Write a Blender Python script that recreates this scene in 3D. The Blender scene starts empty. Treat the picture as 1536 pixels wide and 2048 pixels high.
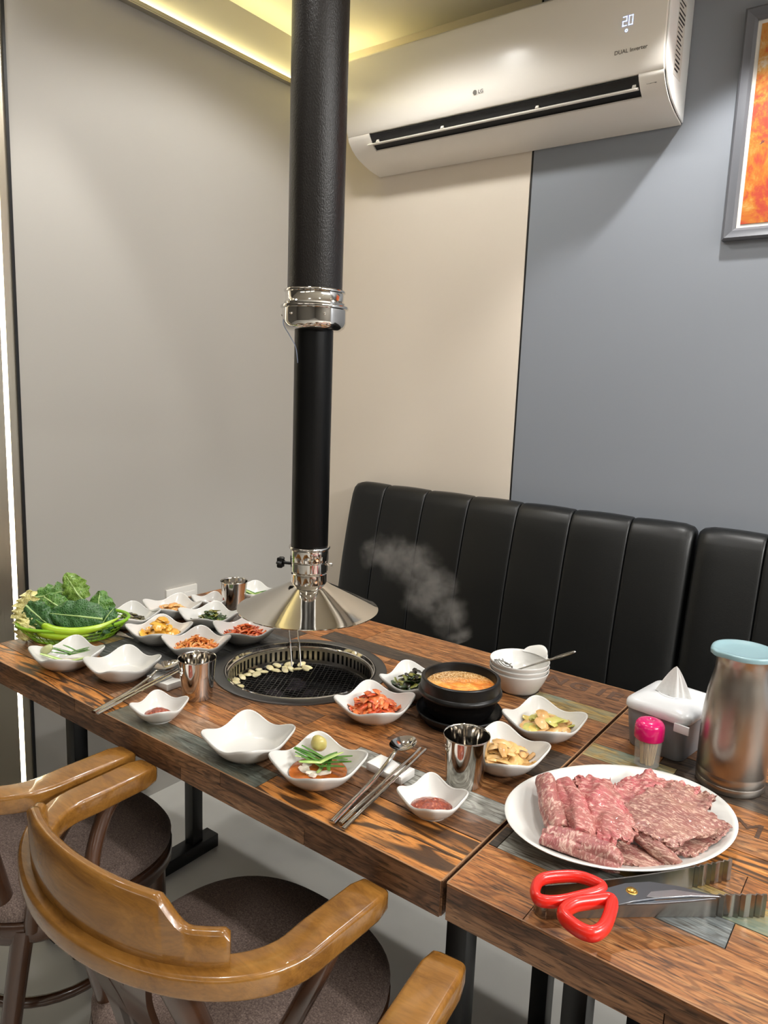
import bpy, bmesh, math, random
from mathutils import Vector, Matrix, noise as mnoise

random.seed(7)
S = bpy.context.scene
C = S.collection
PI = math.pi

# ------------------------------------------------------------------ camera, world, lights, exposure
cam_d = bpy.data.cameras.new('camera'); cam = bpy.data.objects.new('camera', cam_d); C.objects.link(cam)
cam_d.sensor_fit = 'VERTICAL'; cam_d.sensor_height = 36.0; cam_d.lens = 1470.2 / 2048 * 36.0
cam_d.clip_start = 0.02
_r = Vector((0.80035, 0.598357, 0.037535)); _u = Vector((-0.127303, 0.10843, 0.985919)); _f = Vector((-0.585862, 0.793859, -0.162954))
cam.matrix_world = Matrix(((_r.x, _u.x, -_f.x, 0.0), (_r.y, _u.y, -_f.y, 0.0), (_r.z, _u.z, -_f.z, 1.35), (0, 0, 0, 1)))
S.camera = cam

w = bpy.data.worlds.new('world'); S.world = w; w.use_nodes = True
w.node_tree.nodes['Background'].inputs[0].default_value = (0.9, 0.88, 0.82, 1)
w.node_tree.nodes['Background'].inputs[1].default_value = 0.3

S.view_settings.view_transform = 'Standard'; S.view_settings.look = 'None'
S.view_settings.gamma = 1.0; S.view_settings.use_curve_mapping = False
S.view_settings.exposure = 0.85

cy = S.cycles; cy.max_bounces = 6; cy.diffuse_bounces = 3; cy.glossy_bounces = 4; cy.transmission_bounces = 4; cy.transparent_max_bounces = 6; cy.volume_bounces = 0; cy.volume_step_rate = 2.0; cy.use_adaptive_sampling = True; cy.adaptive_threshold = 0.03; cy.caustics_reflective = False; cy.caustics_refractive = False

CEIL = 2.527
# recessed ceiling downlights of the room: x, y, watts, half cone in degrees, softness, tilt towards -x
DOWNLIGHTS = [(-0.85, 0.50, 12, 74, .05, 0), (-0.41, 1.83, 27, 48, .025, 0), (-1.66, 1.05, 16, 28, .05, 0), (-1.28, 1.48, 19, 72, .06, 0),
              (0.15, 0.50, 15, 74, .05, 0), (0.75, 1.80, 22, 56, .03, 0), (1.4, 0.45, 10, 66, .05, 0), (-1.75, 0.62, 6, 66, .05, 0)]
for i, (lx, ly, p, ha, soft, tilt) in enumerate(DOWNLIGHTS):
    ld = bpy.data.lights.new('downlight_lamp', 'SPOT'); ld.energy = p; ld.spot_size = math.radians(2 * ha); ld.spot_blend = 0.35
    ld.shadow_soft_size = soft; ld.color = (1.0, 0.985, 0.955)
    lo = bpy.data.objects.new('downlight_lamp', ld); C.objects.link(lo); lo.location = (lx, ly, CEIL - 0.012); lo.rotation_euler = (0, math.radians(tilt), 0)

# LED ceiling panels behind; the right-hand pair is fill added for the left wall
PANELS = [(-1.5, -2.9, 1.2, .3, 3), (0.1, -2.9, 1.2, .3, 3), (1.7, -2.9, 1.2, .3, 4), (2.5, .35, .3, 1.2, 64), (2.7, 1.45, .3, 1.0, 64)]
for px, py, pw, pd, e in PANELS:
    ld = bpy.data.lights.new('panel_lamp', 'AREA'); ld.shape = 'RECTANGLE'; ld.size = pw; ld.size_y = pd; ld.energy = e; ld.color = (1.0, .99, .965)
    lo = bpy.data.objects.new('panel_lamp', ld); C.objects.link(lo); lo.location = (px, py, CEIL - .022)

# ------------------------------------------------------------------ helpers
def lin(c):
    out = []
    for v in c[:3]:
        v = v / 255.0
        out.append(v / 12.92 if v <= 0.04045 else ((v + 0.055) / 1.055) ** 2.4)
    return (*out, 1.0)

class NT:
    def __init__(s, name):
        s.m = bpy.data.materials.new(name); s.m.use_nodes = True
        s.t = s.m.node_tree; s.b = s.t.nodes['Principled BSDF']
    def n(s, typ, **kw):
        nd = s.t.nodes.new(typ)
        for k, v in kw.items(): setattr(nd, k, v)
        return nd
    def l(s, a, b): s.t.links.new(a, b)

def ramp(nt, stops, fac):
    r = nt.n('ShaderNodeValToRGB'); e = r.color_ramp.elements
    while len(e) < len(stops): e.new(0.5)
    for i, (p, c) in enumerate(stops):
        e[i].position = p; e[i].color = lin(c)
    nt.l(fac, r.inputs[0]); return r.outputs[0]

def coords(nt, scale=(1, 1, 1), rnd=True):
    tc = nt.n('ShaderNodeTexCoord'); mp = nt.n('ShaderNodeMapping'); mp.inputs['Scale'].default_value = scale
    nt.l(tc.outputs['Object'], mp.inputs['Vector'])
    if rnd:
        oi = nt.n('ShaderNodeObjectInfo'); mu = nt.n('ShaderNodeMath', operation='MULTIPLY'); mu.inputs[1].default_value = 37.0
        nt.l(oi.outputs['Random'], mu.inputs[0]); cb = nt.n('ShaderNodeCombineXYZ')
        for k in range(3): nt.l(mu.outputs[0], cb.inputs[k])
        nt.l(cb.outputs[0], mp.inputs['Location'])
    return mp.outputs['Vector']

def noise(nt, vec, scale, detail=4, rough=.55, dist=0.0):
    nn = nt.n('ShaderNodeTexNoise'); nn.inputs['Scale'].default_value = scale; nn.inputs['Detail'].default_value = detail
    nn.inputs['Roughness'].default_value = rough; nn.inputs['Distortion'].default_value = dist
    nt.l(vec, nn.inputs['Vector']); return nn.outputs['Fac']

def mixc(nt, fac, a, b, mode='MIX'):
    mx = nt.n('ShaderNodeMix', data_type='RGBA', blend_type=mode)
    if isinstance(fac, float): mx.inputs[0].default_value = fac
    else: nt.l(fac, mx.inputs[0])
    for i, v in ((6, a), (7, b)):
        if isinstance(v, tuple): mx.inputs[i].default_value = lin(v)
        else: nt.l(v, mx.inputs[i])
    return mx.outputs[2]

def bump(nt, h, strength=.3, dist=.001):
    b = nt.n('ShaderNodeBump'); b.inputs['Strength'].default_value = strength; b.inputs['Distance'].default_value = dist
    nt.l(h, b.inputs['Height']); nt.l(b.outputs[0], nt.b.inputs['Normal'])

def M(name, col, rough=.5, metal=0.0, coat=0.0, var=None, bmp=None, trans=0.0, sss=0.0, spec=None, emit=None, alpha=None, aniso=None):
    """var = (colour2, scale, stretch, detail); bmp = (scale, strength, distance, stretch)"""
    nt = NT(name); b = nt.b
    b.inputs['Base Color'].default_value = lin(col); b.inputs['Roughness'].default_value = rough; b.inputs['Metallic'].default_value = metal
    b.inputs['Coat Weight'].default_value = coat; b.inputs['Coat Roughness'].default_value = .12
    if trans: b.inputs['Transmission Weight'].default_value = trans
    if sss:
        b.inputs['Subsurface Weight'].default_value = sss; b.inputs['Subsurface Radius'].default_value = (.006, .003, .002); b.inputs['Subsurface Scale'].default_value = .6
    if spec is not None: b.inputs['Specular IOR Level'].default_value = spec
    if emit: b.inputs['Emission Color'].default_value = lin(emit[0]); b.inputs['Emission Strength'].default_value = emit[1]
    if alpha is not None: b.inputs['Alpha'].default_value = alpha
    if var:
        c2, sc, st, de = var
        v = coords(nt, st); f = noise(nt, v, sc, de)
        nt.l(ramp(nt, [(.32, col), (.68, c2)], f), b.inputs['Base Color'])
    if bmp:
        sc, stg, ds, st = bmp
        v = coords(nt, st, rnd=False); bump(nt, noise(nt, v, sc, 3), stg, ds)
    return nt.m

def wood_plank(name, stops, grain=1.0, contrast_dark=(28, 20, 15), scorch=.5, rough=.42, wave=False, patch=None, rings=.42, pores=.8):
    nt = NT(name)
    v = coords(nt, (9, 120 * grain, 120 * grain))
    f1 = noise(nt, v, 1.0, 5, .74, .6)
    c = ramp(nt, stops, f1)
    v2 = coords(nt, (9, 22, 22)); f2 = noise(nt, v2, 1.0, 4, .7, .5)
    sc = nt.n('ShaderNodeMapRange'); sc.inputs[1].default_value = .55; sc.inputs[2].default_value = .74; sc.inputs[4].default_value = scorch
    nt.l(f2, sc.inputs[0]); c = mixc(nt, sc.outputs[0], c, contrast_dark)
    # fine dark pores along the grain
    v3 = coords(nt, (34, 330, 330)); f3 = noise(nt, v3, 1.0, 3, .6)
    po = nt.n('ShaderNodeMapRange'); po.inputs[1].default_value = .54; po.inputs[2].default_value = .66; po.inputs[4].default_value = pores
    nt.l(f3, po.inputs[0]); c = mixc(nt, po.outputs[0], c, contrast_dark)
    v4 = coords(nt, (2.6, 17, 17) if wave else (4.5, 26, 26)); n4 = noise(nt, v4, 1.0, 2, .45, .35)
    mu = nt.n('ShaderNodeMath', operation='MULTIPLY'); mu.inputs[1].default_value = 62.0 if wave else 85.0; nt.l(n4, mu.inputs[0])
    si = nt.n('ShaderNodeMath', operation='SINE'); nt.l(mu.outputs[0], si.inputs[0])
    mr = nt.n('ShaderNodeMapRange'); mr.inputs[1].default_value = .0; mr.inputs[2].default_value = .8; mr.inputs[4].default_value = .9 if wave else rings; nt.l(si.outputs[0], mr.inputs[0])
    c = mixc(nt, mr.outputs[0], c, (36, 25, 17) if wave else contrast_dark)
    if patch:
        v5 = coords(nt, (5, 16, 16)); f5 = noise(nt, v5, 1.0, 5, .65, .4)
        pm = nt.n('ShaderNodeMapRange'); pm.inputs[1].default_value = .46; pm.inputs[2].default_value = .6; pm.inputs[4].default_value = patch[1]
        nt.l(f5, pm.inputs[0]); c = mixc(nt, pm.outputs[0], c, patch[0])
    nt.l(c, nt.b.inputs['Base Color']); nt.b.inputs['Roughness'].default_value = rough
    bump(nt, f1, .25, .0008)
    return nt.m

class MB:
    """collects vertices and faces; build() links them as ONE mesh object"""
    def __init__(s): s.v = []; s.f = []; s.mi = []
    def add(s, verts, faces, mi=0):
        o = len(s.v); s.v += [tuple(p) for p in verts]; s.f += [tuple(i + o for i in f) for f in faces]; s.mi += [mi] * len(faces); return s
    def box(s, x0, x1, y0, y1, z0, z1, mi=0):
        v = [(x, y, z) for z in (z0, z1) for y in (y0, y1) for x in (x0, x1)]
        return s.add(v, [(0, 2, 3, 1), (4, 5, 7, 6), (0, 1, 5, 4), (2, 6, 7, 3), (0, 4, 6, 2), (1, 3, 7, 5)], mi)
    def lathe(s, prof, n=48, cx=0, cy=0, mi=0, sx=1, sy=1, rot=0, closed=False):
        v = []; m = len(prof); ca, sa = math.cos(rot), math.sin(rot)
        for r, z in prof:
            for k in range(n):
                a = 2 * PI * k / n; x = r * math.cos(a) * sx; y = r * math.sin(a) * sy
                v.append((cx + x * ca - y * sa, cy + x * sa + y * ca, z))
        f = []
        for j in range(m if closed else m - 1):
            a, b = j * n, ((j + 1) % m) * n
            for k in range(n): f.append((a + k, a + (k + 1) % n, b + (k + 1) % n, b + k))
        if not closed:
            if prof[0][0] > 1e-6: f.append(tuple(reversed(range(n))))
            if prof[-1][0] > 1e-6: f.append(tuple(range((m - 1) * n, m * n)))
        return s.add(v, f, mi)
    def tube(s, path, rad, n=10, closed=False, flat=1.0, mi=0, up=None):
        path = [Vector(p) for p in path]; m = len(path); v = []
        rads = rad if isinstance(rad, (list, tuple)) else [rad] * m
        prevn = None
        for i, p in enumerate(path):
            if closed: t = path[(i + 1) % m] - path[i - 1]
            else: t = path[min(i + 1, m - 1)] - path[max(i - 1, 0)]
            t.normalize()
            if up is not None: nn = Vector(up)
            elif prevn is None: nn = Vector((0, 0, 1)) if abs(t.z) < .9 else Vector((1, 0, 0))
            else: nn = prevn
            nn = nn - t * nn.dot(t)
            if nn.length < 1e-6: nn = t.orthogonal()
            nn.normalize(); prevn = nn; bn = t.cross(nn)
            for k in range(n):
                a = 2 * PI * k / n
                v.append(p + nn * (math.sin(a) * rads[i] * flat) + bn * (math.cos(a) * rads[i]))
        f = []
        for i in range(m if closed else m - 1):
            a, b = i * n, ((i + 1) % m) * n
            for k in range(n): f.append((a + k, a + (k + 1) % n, b + (k + 1) % n, b + k))
        if not closed: f.append(tuple(reversed(range(n)))); f.append(tuple(range((m - 1) * n, m * n)))
        return s.add(v, f, mi)
    def sweep(s, path, profs, closed=False, mi=0, up=(0, 0, 1), capped=True):
        """path points; profs[i] = list of (side, up) offsets, same count each"""
        path = [Vector(p) for p in path]; m = len(path); v = []; up = Vector(up); n = len(profs[0])
        for i, p in enumerate(path):
            t = (path[(i + 1) % m] - path[i - 1]) if closed else (path[min(i + 1, m - 1)] - path[max(i - 1, 0)])
            t.normalize(); side = t.cross(up).normalized(); u2 = side.cross(t)
            for a, b in profs[i]: v.append(p + side * a + u2 * b)
        f = []
        for i in range(m if closed else m - 1):
            a, b = i * n, ((i + 1) % m) * n
            for k in range(n): f.append((a + k, b + k, b + (k + 1) % n, a + (k + 1) % n))
        if not closed and capped: f.append(tuple(range(n))); f.append(tuple(reversed(range((m - 1) * n, m * n))))
        return s.add(v, f, mi)
    def prism(s, poly, z0, z1, mi=0):
        n = len(poly); v = [(x, y, z0) for x, y in poly] + [(x, y, z1) for x, y in poly]
        f = [tuple(reversed(range(n))), tuple(range(n, 2 * n))] + [(k, (k + 1) % n, n + (k + 1) % n, n + k) for k in range(n)]
        return s.add(v, f, mi)
    def grid(s, fn, nu, nv, mi=0, wrap=False):
        v = [fn(i / (nu - (0 if wrap else 1)), j / (nv - 1)) for j in range(nv) for i in range(nu)]
        f = []
        for j in range(nv - 1):
            for i in range(nu if wrap else nu - 1):
                i2 = (i + 1) % nu; f.append((j * nu + i, j * nu + i2, (j + 1) * nu + i2, (j + 1) * nu + i))
        return s.add(v, f, mi)
    def sheet(s, fn, nu, nv, th, mi=0):
        """a grid with real thickness (offset straight down by th)"""
        top = [Vector(fn(i / (nu - 1), j / (nv - 1))) for j in range(nv) for i in range(nu)]
        def nrm(i, j):
            a = top[j * nu + min(i + 1, nu - 1)] - top[j * nu + max(i - 1, 0)]; b = top[min(j + 1, nv - 1) * nu + i] - top[max(j - 1, 0) * nu + i]
            c = a.cross(b); return c.normalized() if c.length > 1e-12 else Vector((0, 0, 1))
        bot = [top[j * nu + i] - nrm(i, j) * th for j in range(nv) for i in range(nu)]
        N = nu * nv; f = []
        for j in range(nv - 1):
            for i in range(nu - 1):
                a, b, c, d = j * nu + i, j * nu + i + 1, (j + 1) * nu + i + 1, (j + 1) * nu + i
                f.append((a, b, c, d)); f.append((N + d, N + c, N + b, N + a))
        ring = [i for i in range(nu)] + [j * nu + nu - 1 for j in range(1, nv)] + [(nv - 1) * nu + i for i in range(nu - 2, -1, -1)] + [j * nu for j in range(nv - 2, 0, -1)]
        for k in range(len(ring)):
            a, b = ring[k], ring[(k + 1) % len(ring)]; f.append((b, a, N + a, N + b))
        return s.add(top + bot, f, mi)
    def xf(s, mat, start=0):
        for i in range(start, len(s.v)): s.v[i] = tuple(mat @ Vector(s.v[i]))
        return s
    def mesh(s, name, mats, smooth=True, angle=38, bevel=0.0, seg=2, subsurf=0):
        me = bpy.data.meshes.new(name); me.from_pydata(s.v, [], s.f)
        for m in (mats if isinstance(mats, (list, tuple)) else [mats]): me.materials.append(m)
        if any(s.mi): me.polygons.foreach_set('material_index', s.mi)
        bm = bmesh.new(); bm.from_mesh(me)
        bmesh.ops.recalc_face_normals(bm, faces=bm.faces)
        if bevel:
            es = [e for e in bm.edges if len(e.link_faces) == 2 and e.calc_face_angle(0) > math.radians(30)]
            bmesh.ops.bevel(bm, geom=es, offset=bevel, segments=seg, profile=.5, affect='EDGES', clamp_overlap=True)
        for f in bm.faces: f.smooth = smooth
        if smooth:
            for e in bm.edges:
                if len(e.link_faces) == 2 and e.calc_face_angle(0) > math.radians(angle): e.smooth = False
        bm.to_mesh(me); bm.free(); me.update(); return me
    def build(s, name, mats, parent=None, world=False, **kw):
        if world and parent is not None:
            o = Vector(parent.location); s.v = [tuple(Vector(p) - o) for p in s.v]
        me = s.mesh(name, mats, **kw)
        ob = bpy.data.objects.new(name, me); C.objects.link(ob); ob.parent = parent
        return ob

def tag(o, label=None, cat=None, group=None, kind=None):
    if label: o['label'] = label
    if cat: o['category'] = cat
    if group: o['group'] = group
    if kind: o['kind'] = kind
    return o
def thing(name, label, cat, loc=(0, 0, 0), rz=0, group=None, kind=None):
    o = bpy.data.objects.new(name, None); C.objects.link(o); o.empty_display_size = .05
    o.location = loc; o.rotation_euler = (0, 0, rz); return tag(o, label, cat, group, kind)
def child_mesh(name, me, parent, loc=(0, 0, 0), rot=(0, 0, 0)):
    o = bpy.data.objects.new(name, me); C.objects.link(o); o.parent = parent; o.location = loc; o.rotation_euler = rot; return o
def copy_tree(o, parent=None):
    c = o.copy(); C.objects.link(c); c.parent = parent
    for ch in list(o.children): copy_tree(ch, c)
    return c
def text(name, body, size, mat, parent, loc, rot, ext=.0004, align='LEFT', spacing=1.0, bold=0.0):
    cu = bpy.data.curves.new(name, 'FONT'); cu.body = body; cu.size = size; cu.extrude = ext; cu.align_x = align; cu.space_character = spacing; cu.offset = bold
    cu.materials.append(mat); tmp = bpy.data.objects.new(name, cu); C.objects.link(tmp); bpy.context.view_layer.update()
    me = bpy.data.meshes.new_from_object(tmp.evaluated_get(bpy.context.evaluated_depsgraph_get())); me.name = name
    bpy.data.objects.remove(tmp); bpy.data.curves.remove(cu)
    if not me.materials: me.materials.append(mat)
    o = bpy.data.objects.new(name, me); C.objects.link(o); o.parent = parent; o.location = loc; o.rotation_euler = rot; return o
def rrect(w, h, r, n=5):
    pts = []
    for cx, cy, a0 in ((w / 2 - r, h / 2 - r, 0), (-w / 2 + r, h / 2 - r, 90), (-w / 2 + r, -h / 2 + r, 180), (w / 2 - r, -h / 2 + r, 270)):
        for k in range(n):
            a = math.radians(a0 + 90 * k / (n - 1)); pts.append((cx + r * math.cos(a), cy + r * math.sin(a)))
    return pts
def smoothpath(pts, n=8, closed=False):
    """Catmull-Rom through the points"""
    P = [Vector(p) for p in pts]; out = []; m = len(P)
    for i in range(m if closed else m - 1):
        p0 = P[i - 1] if (closed or i > 0) else P[0]; p1 = P[i]; p2 = P[(i + 1) % m]; p3 = P[(i + 2) % m] if (closed or i + 2 < m) else P[-1]
        for k in range(n):
            t = k / n
            out.append(.5 * ((2 * p1) + (p2 - p0) * t + (2 * p0 - 5 * p1 + 4 * p2 - p3) * t * t + (3 * p1 - p0 - 3 * p2 + p3) * t ** 3))
    if not closed: out.append(P[-1])
    return out

# ------------------------------------------------------------------ materials
m_wall_grey = M('wall_warm_grey', (182, 178, 171), .62, bmp=(260, .06, .0006, (1, 1, 1)))
m_wall_cream = M('wall_cream', (230, 218, 202), .6, bmp=(260, .06, .0006, (1, 1, 1)))
m_wall_cool = M('wall_cool_grey', (137, 142, 150), .55, bmp=(260, .06, .0006, (1, 1, 1)))
m_ceil = M('ceiling_paint', (218, 212, 200), .8)
m_floor = M('floor_concrete', (190, 188, 182), .5, var=((206, 204, 198), 3.0, (1, 1, 1), 6), bmp=(40, .1, .001, (1, 1, 1)))
m_far = M('far_wall_paint', (104, 100, 94), .7)
m_black = M('black_trim', (18, 18, 19), .4)
m_alu = M('aluminium', (205, 200, 185), .25, 1.0)
m_steel = M('polished_steel', (214, 210, 204), .07, 1.0)
m_hood = M('hood_steel', (216, 211, 202), .07, 1.0, bmp=(7, .10, .003, (1, 1, 1)))
m_steel_soft = M('brushed_steel', (176, 170, 162), .3, 1.0, bmp=(60, .12, .0004, (1, 1, 14)))
m_steel_dark = M('grill_ring_steel', (112, 112, 112), .38, 1.0)
m_column = M('column_steel', (206, 196, 176), .34, 1.0, bmp=(14, .1, .002, (1, 9, .3)))
m_led = M('led_strip_white', (255, 246, 222), .5, emit=((255, 246, 216), 9.0))
m_cove = M('cove_led', (255, 236, 160), .5, emit=((255, 241, 170), 13.0))
m_lamp = M('downlight_disc', (255, 250, 240), .5, emit=((255, 244, 222), 6.0))
m_panel = M('panel_diffuser', (255, 252, 244), .5, emit=((255, 248, 236), 4.0))
m_plastic = M('white_plastic', (226, 222, 214), .35)
m_ac = M('aircon_white', (240, 234, 225), .3, coat=.15)
m_ac_side = M('aircon_side_white', (238, 238, 236), .35)
m_ac_dark = M('aircon_cavity', (12, 13, 16), .4)
m_ink = M('grey_print', (96, 92, 86), .6)
m_inkb = M('black_print', (45, 44, 44), .6)
m_digit = M('display_digits', (170, 195, 255), .5, emit=((176, 202, 255), 1.3))
m_orange = M('warning_orange', (232, 150, 40), .5)
m_duct = M('duct_black', (25, 21, 19), .33, bmp=(420, .6, .0012, (1, 1, .6)), spec=.55)
m_duct2 = M('duct_black_smooth', (8, 8, 8), .36, spec=.22, bmp=(420, .2, .0008, (1, 1, .6)))
m_rubber = M('black_plastic', (11, 11, 12), .4, spec=.35)
m_leather = M('black_leather', (12, 13, 13), .38, spec=.45, bmp=(330, .25, .0008, (1, 1, 1)))
m_porcelain = M('white_melamine', (214, 212, 207), .17, coat=.2)
m_stone = M('black_stoneware', (15, 14, 14), .34, spec=.35, bmp=(120, .15, .001, (1, 1, 1)))
m_frame_black = M('table_black_steel', (15, 15, 16), .38)
m_chair = wood_plank('chair_varnish', [(.25, (98, 62, 24)), (.5, (136, 92, 38)), (.75, (154, 108, 48))], .22, (66, 42, 18), .12, .24, rings=.10, pores=.10)
m_chair.node_tree.nodes['Principled BSDF'].inputs['Coat Weight'].default_value = .5
m_chair_dark = M('chair_dark_varnish', (58, 36, 24), .25, coat=.5, var=((78, 50, 32), 14, (1, 1, .15), 4))
m_fabric = NT('seat_fabric'); _v = coords(m_fabric, (1, 1, 1), False); _f1 = noise(m_fabric, _v, 420, 2); _f2 = noise(m_fabric, coords(m_fabric, (1, 6, 1), False), 90, 3)
_c = ramp(m_fabric, [(.3, (74, 60, 55)), (.55, (122, 104, 96)), (.75, (160, 142, 132))], _f1); m_fabric.l(mixc(m_fabric, .25, _c, ramp(m_fabric, [(.3, (84, 69, 63)), (.7, (148, 130, 120))], _f2)), m_fabric.b.inputs['Base Color'])
m_fabric.b.inputs['Roughness'].default_value = .95; bump(m_fabric, _f1, .5, .001); m_fabric = m_fabric.m

W = {}
W['orange'] = wood_plank('plank_orange', [(.28, (70, 40, 20)), (.45, (150, 92, 46)), (.7, (196, 134, 76))], 1.0, (30, 20, 14), .75)
W['grain'] = wood_plank('plank_bold_grain', [(.28, (120, 70, 30)), (.5, (190, 122, 56)), (.75, (214, 152, 84))], 1.0, (34, 24, 16), .3, wave=True)
W['brown'] = wood_plank('plank_brown', [(.25, (52, 34, 22)), (.48, (116, 78, 50)), (.75, (158, 112, 74))], 1.1, (34, 24, 18), .6)
W['tan'] = wood_plank('plank_tan', [(.25, (100, 74, 54)), (.48, (160, 122, 92)), (.75, (192, 158, 126))], .9, (72, 54, 42), .6, patch=((150, 96, 54), .6))
W['dark'] = wood_plank('plank_dark', [(.25, (26, 22, 20)), (.5, (66, 54, 44)), (.75, (112, 92, 72))], 1.2, (20, 17, 15), .6)
W['slate'] = wood_plank('plank_slate', [(.25, (38, 38, 38)), (.5, (74, 75, 74)), (.75, (108, 108, 104))], .8, (30, 29, 28), .5)
W['teal'] = wood_plank('plank_teal', [(.25, (46, 50, 46)), (.5, (92, 98, 90)), (.75, (138, 140, 128))], 1.2, (46, 38, 28), .55, patch=((112, 100, 78), .5))
W['blue'] = wood_plank('plank_blue_grey', [(.25, (54, 58, 60)), (.5, (112, 118, 118)), (.75, (168, 172, 166))], 1.2, (52, 46, 38), .5)
W['pale'] = wood_plank('plank_pale_grey', [(.25, (110, 108, 100)), (.5, (160, 160, 152)), (.75, (196, 194, 184))], 1.1, (70, 62, 52), .7)
W['olive'] = wood_plank('plank_olive', [(.25, (96, 80, 46)), (.5, (160, 132, 76)), (.75, (196, 166, 96))], .8, (60, 54, 40), .6, patch=((112, 130, 118), .8))
W['red'] = wood_plank('plank_red_brown', [(.25, (78, 46, 24)), (.5, (156, 102, 58)), (.75, (198, 150, 98))], 1.0, (44, 28, 20), .6)
W['edge1'] = wood_plank('edge_band_brown', [(.25, (96, 68, 46)), (.5, (150, 110, 78)), (.75, (180, 142, 108))], .9, (48, 34, 26), .5)
W['edge2'] = wood_plank('edge_band_dark', [(.25, (66, 46, 32)), (.5, (114, 80, 56)), (.75, (146, 110, 80))], .9, (34, 24, 18), .5)
m_core = M('tabletop_core', (52, 36, 26), .6)
m_edge_line = M('tabletop_edge_line', (150, 112, 78), .5)

# ------------------------------------------------------------------ the setting
XL, YB = -1.924, 2.178
def struct(name, mb, mat, parent=None, **kw):
    o = mb.build(name, mat, parent, **kw); o['kind'] = 'structure' if parent is None else o.get('kind', ''); 
    if parent is not None: del o['kind']
    return o
struct('floor', MB().box(-3.2, 4.2, -4.4, YB + .1, -.08, 0), m_floor, smooth=False)
struct('ceiling', MB().box(-3.2, 4.2, -4.4, YB + .1, CEIL, CEIL + .08), m_ceil, smooth=False)
struct('wall_left', MB().box(XL - .12, XL, .9885, YB, 0, CEIL), m_wall_grey, smooth=False)
wb = thing('wall_back', None, None, (0, YB, 0), kind='structure')
MB().box(XL - .12, -1.0975, YB, YB + .1, 0, CEIL).build('cream_panel', m_wall_cream, wb, world=True, smooth=False)
MB().box(-1.0895, 4.2, YB, YB + .1, 0, CEIL).build('grey_panel', m_wall_cool, wb, world=True, smooth=False)
MB().box(-1.0975, -1.0895, YB + .004, YB + .1, 0, CEIL).build('panel_joint', m_black, wb, world=True, smooth=False)
struct('trim_1', MB().box(XL - .12, XL + .003, .981, .9885, 0, CEIL), m_black, smooth=False)
struct('wall_right', MB().box(4.2, 4.3, -4.4, YB + .1, 0, CEIL), m_far, smooth=False)
struct('wall_front', MB().box(-3.2, 4.2, -4.5, -4.4, 0, CEIL), m_far, smooth=False)
struct('wall_far_left', MB().box(-3.3, -3.2, -4.4, YB + .1, 0, CEIL), m_far, smooth=False)

def cornice(name, p0, p1, inward):
    """aluminium cove channel with an LED strip lying in it, fixed to the wall just under the ceiling"""
    t = thing(name, None, None, ((p0[0] + p1[0]) / 2, (p0[1] + p1[1]) / 2, 2.36), kind='structure')
    ix, iy = inward
    def bar(a0, a1, z0, z1, nm, mat):
        xs = sorted((p0[0] + ix * a0, p1[0] + ix * a1)) if ix else sorted((p0[0], p1[0])); ys = sorted((p0[1] + iy * a0, p1[1] + iy * a1)) if iy else sorted((p0[1], p1[1]))
        MB().box(xs[0], xs[1], ys[0], ys[1], z0, z1).build(nm, mat, t, world=True, smooth=False)
    bar(0, .022, 2.368, 2.372, 'channel_base', m_alu); bar(.020, .023, 2.372, 2.383, 'channel_lip', m_alu); bar(.003, .016, 2.373, 2.391, 'led_tape', m_cove)
    return t
cornice('trim_2', (XL, 1.0), (XL, YB - .024), (1, 0))
cornice('trim_3', (XL + .001, YB), (-.70, YB), (0, -1))

# stainless steel column with a lit vertical strip, beside the left wall
t = thing('steel_column', 'stainless steel column with a lit vertical strip at the left edge', 'column', (XL - .06, .82, 0))
MB().box(XL - .12, XL - .002, .960, .981, 0, CEIL).build('corner_panel', m_column, t, world=True, smooth=False)
MB().box(XL - .12, XL - .013, .947, .960, 0, CEIL).build('groove', m_column, t, world=True, smooth=False)
MB().box(XL - .0129, XL - .009, .949, .957, .02, CEIL - .02).build('light_strip', m_led, t, world=True, smooth=False)
MB().box(XL - .12, XL - .002, .66, .947, 0, CEIL).build('face_panel', m_column, t, world=True, smooth=False)

# wall socket plate on the left wall
t = thing('wall_socket', 'white double wall socket low on the grey left wall', 'socket', (XL, 1.496, .64))
MB().box(XL, XL + .009, 1.434, 1.557, .605, .688).build('plate', m_plastic, t, world=True, bevel=.002)
for yy in (1.466, 1.524):
    so = MB().box(XL + .009, XL + .011, yy - .022, yy + .022, .625, .669).build('socket_face', m_plastic, t, world=True, bevel=.001)
    for dy in (-.009, .009): MB().box(XL + .0110, XL + .0114, yy + dy - .0028, yy + dy + .0028, .643, .649).build('pin_hole', m_black, so, world=False, smooth=False).location = -Vector(t.location)

# recessed downlights: ring and disc, one thing each
_ring = MB().lathe([(.036, 0), (.036, -.004), (.050, -.004), (.052, 0)], 24).mesh('downlight_ring', m_plastic)
_disc = MB().lathe([(.0001, -.001), (.036, -.001), (.036, -.0004), (.0001, -.0004)], 24).mesh('downlight_disc', m_lamp)
for i, (lx, ly, p, ha, soft, tilt) in enumerate(DOWNLIGHTS):
    where = ['above the table front edge', 'in front of the framed picture', 'beside the grey left wall', 'in front of the air conditioner', 'above the second table', 'above the second bench', 'over the aisle', 'near the steel column'][i]
    t = thing('ceiling_downlight', 'round recessed ceiling downlight ' + where, 'light', (lx, ly, CEIL), group='recessed ceiling downlights')
    child_mesh('ring', _ring, t); child_mesh('diffuser', _disc, t)

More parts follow.
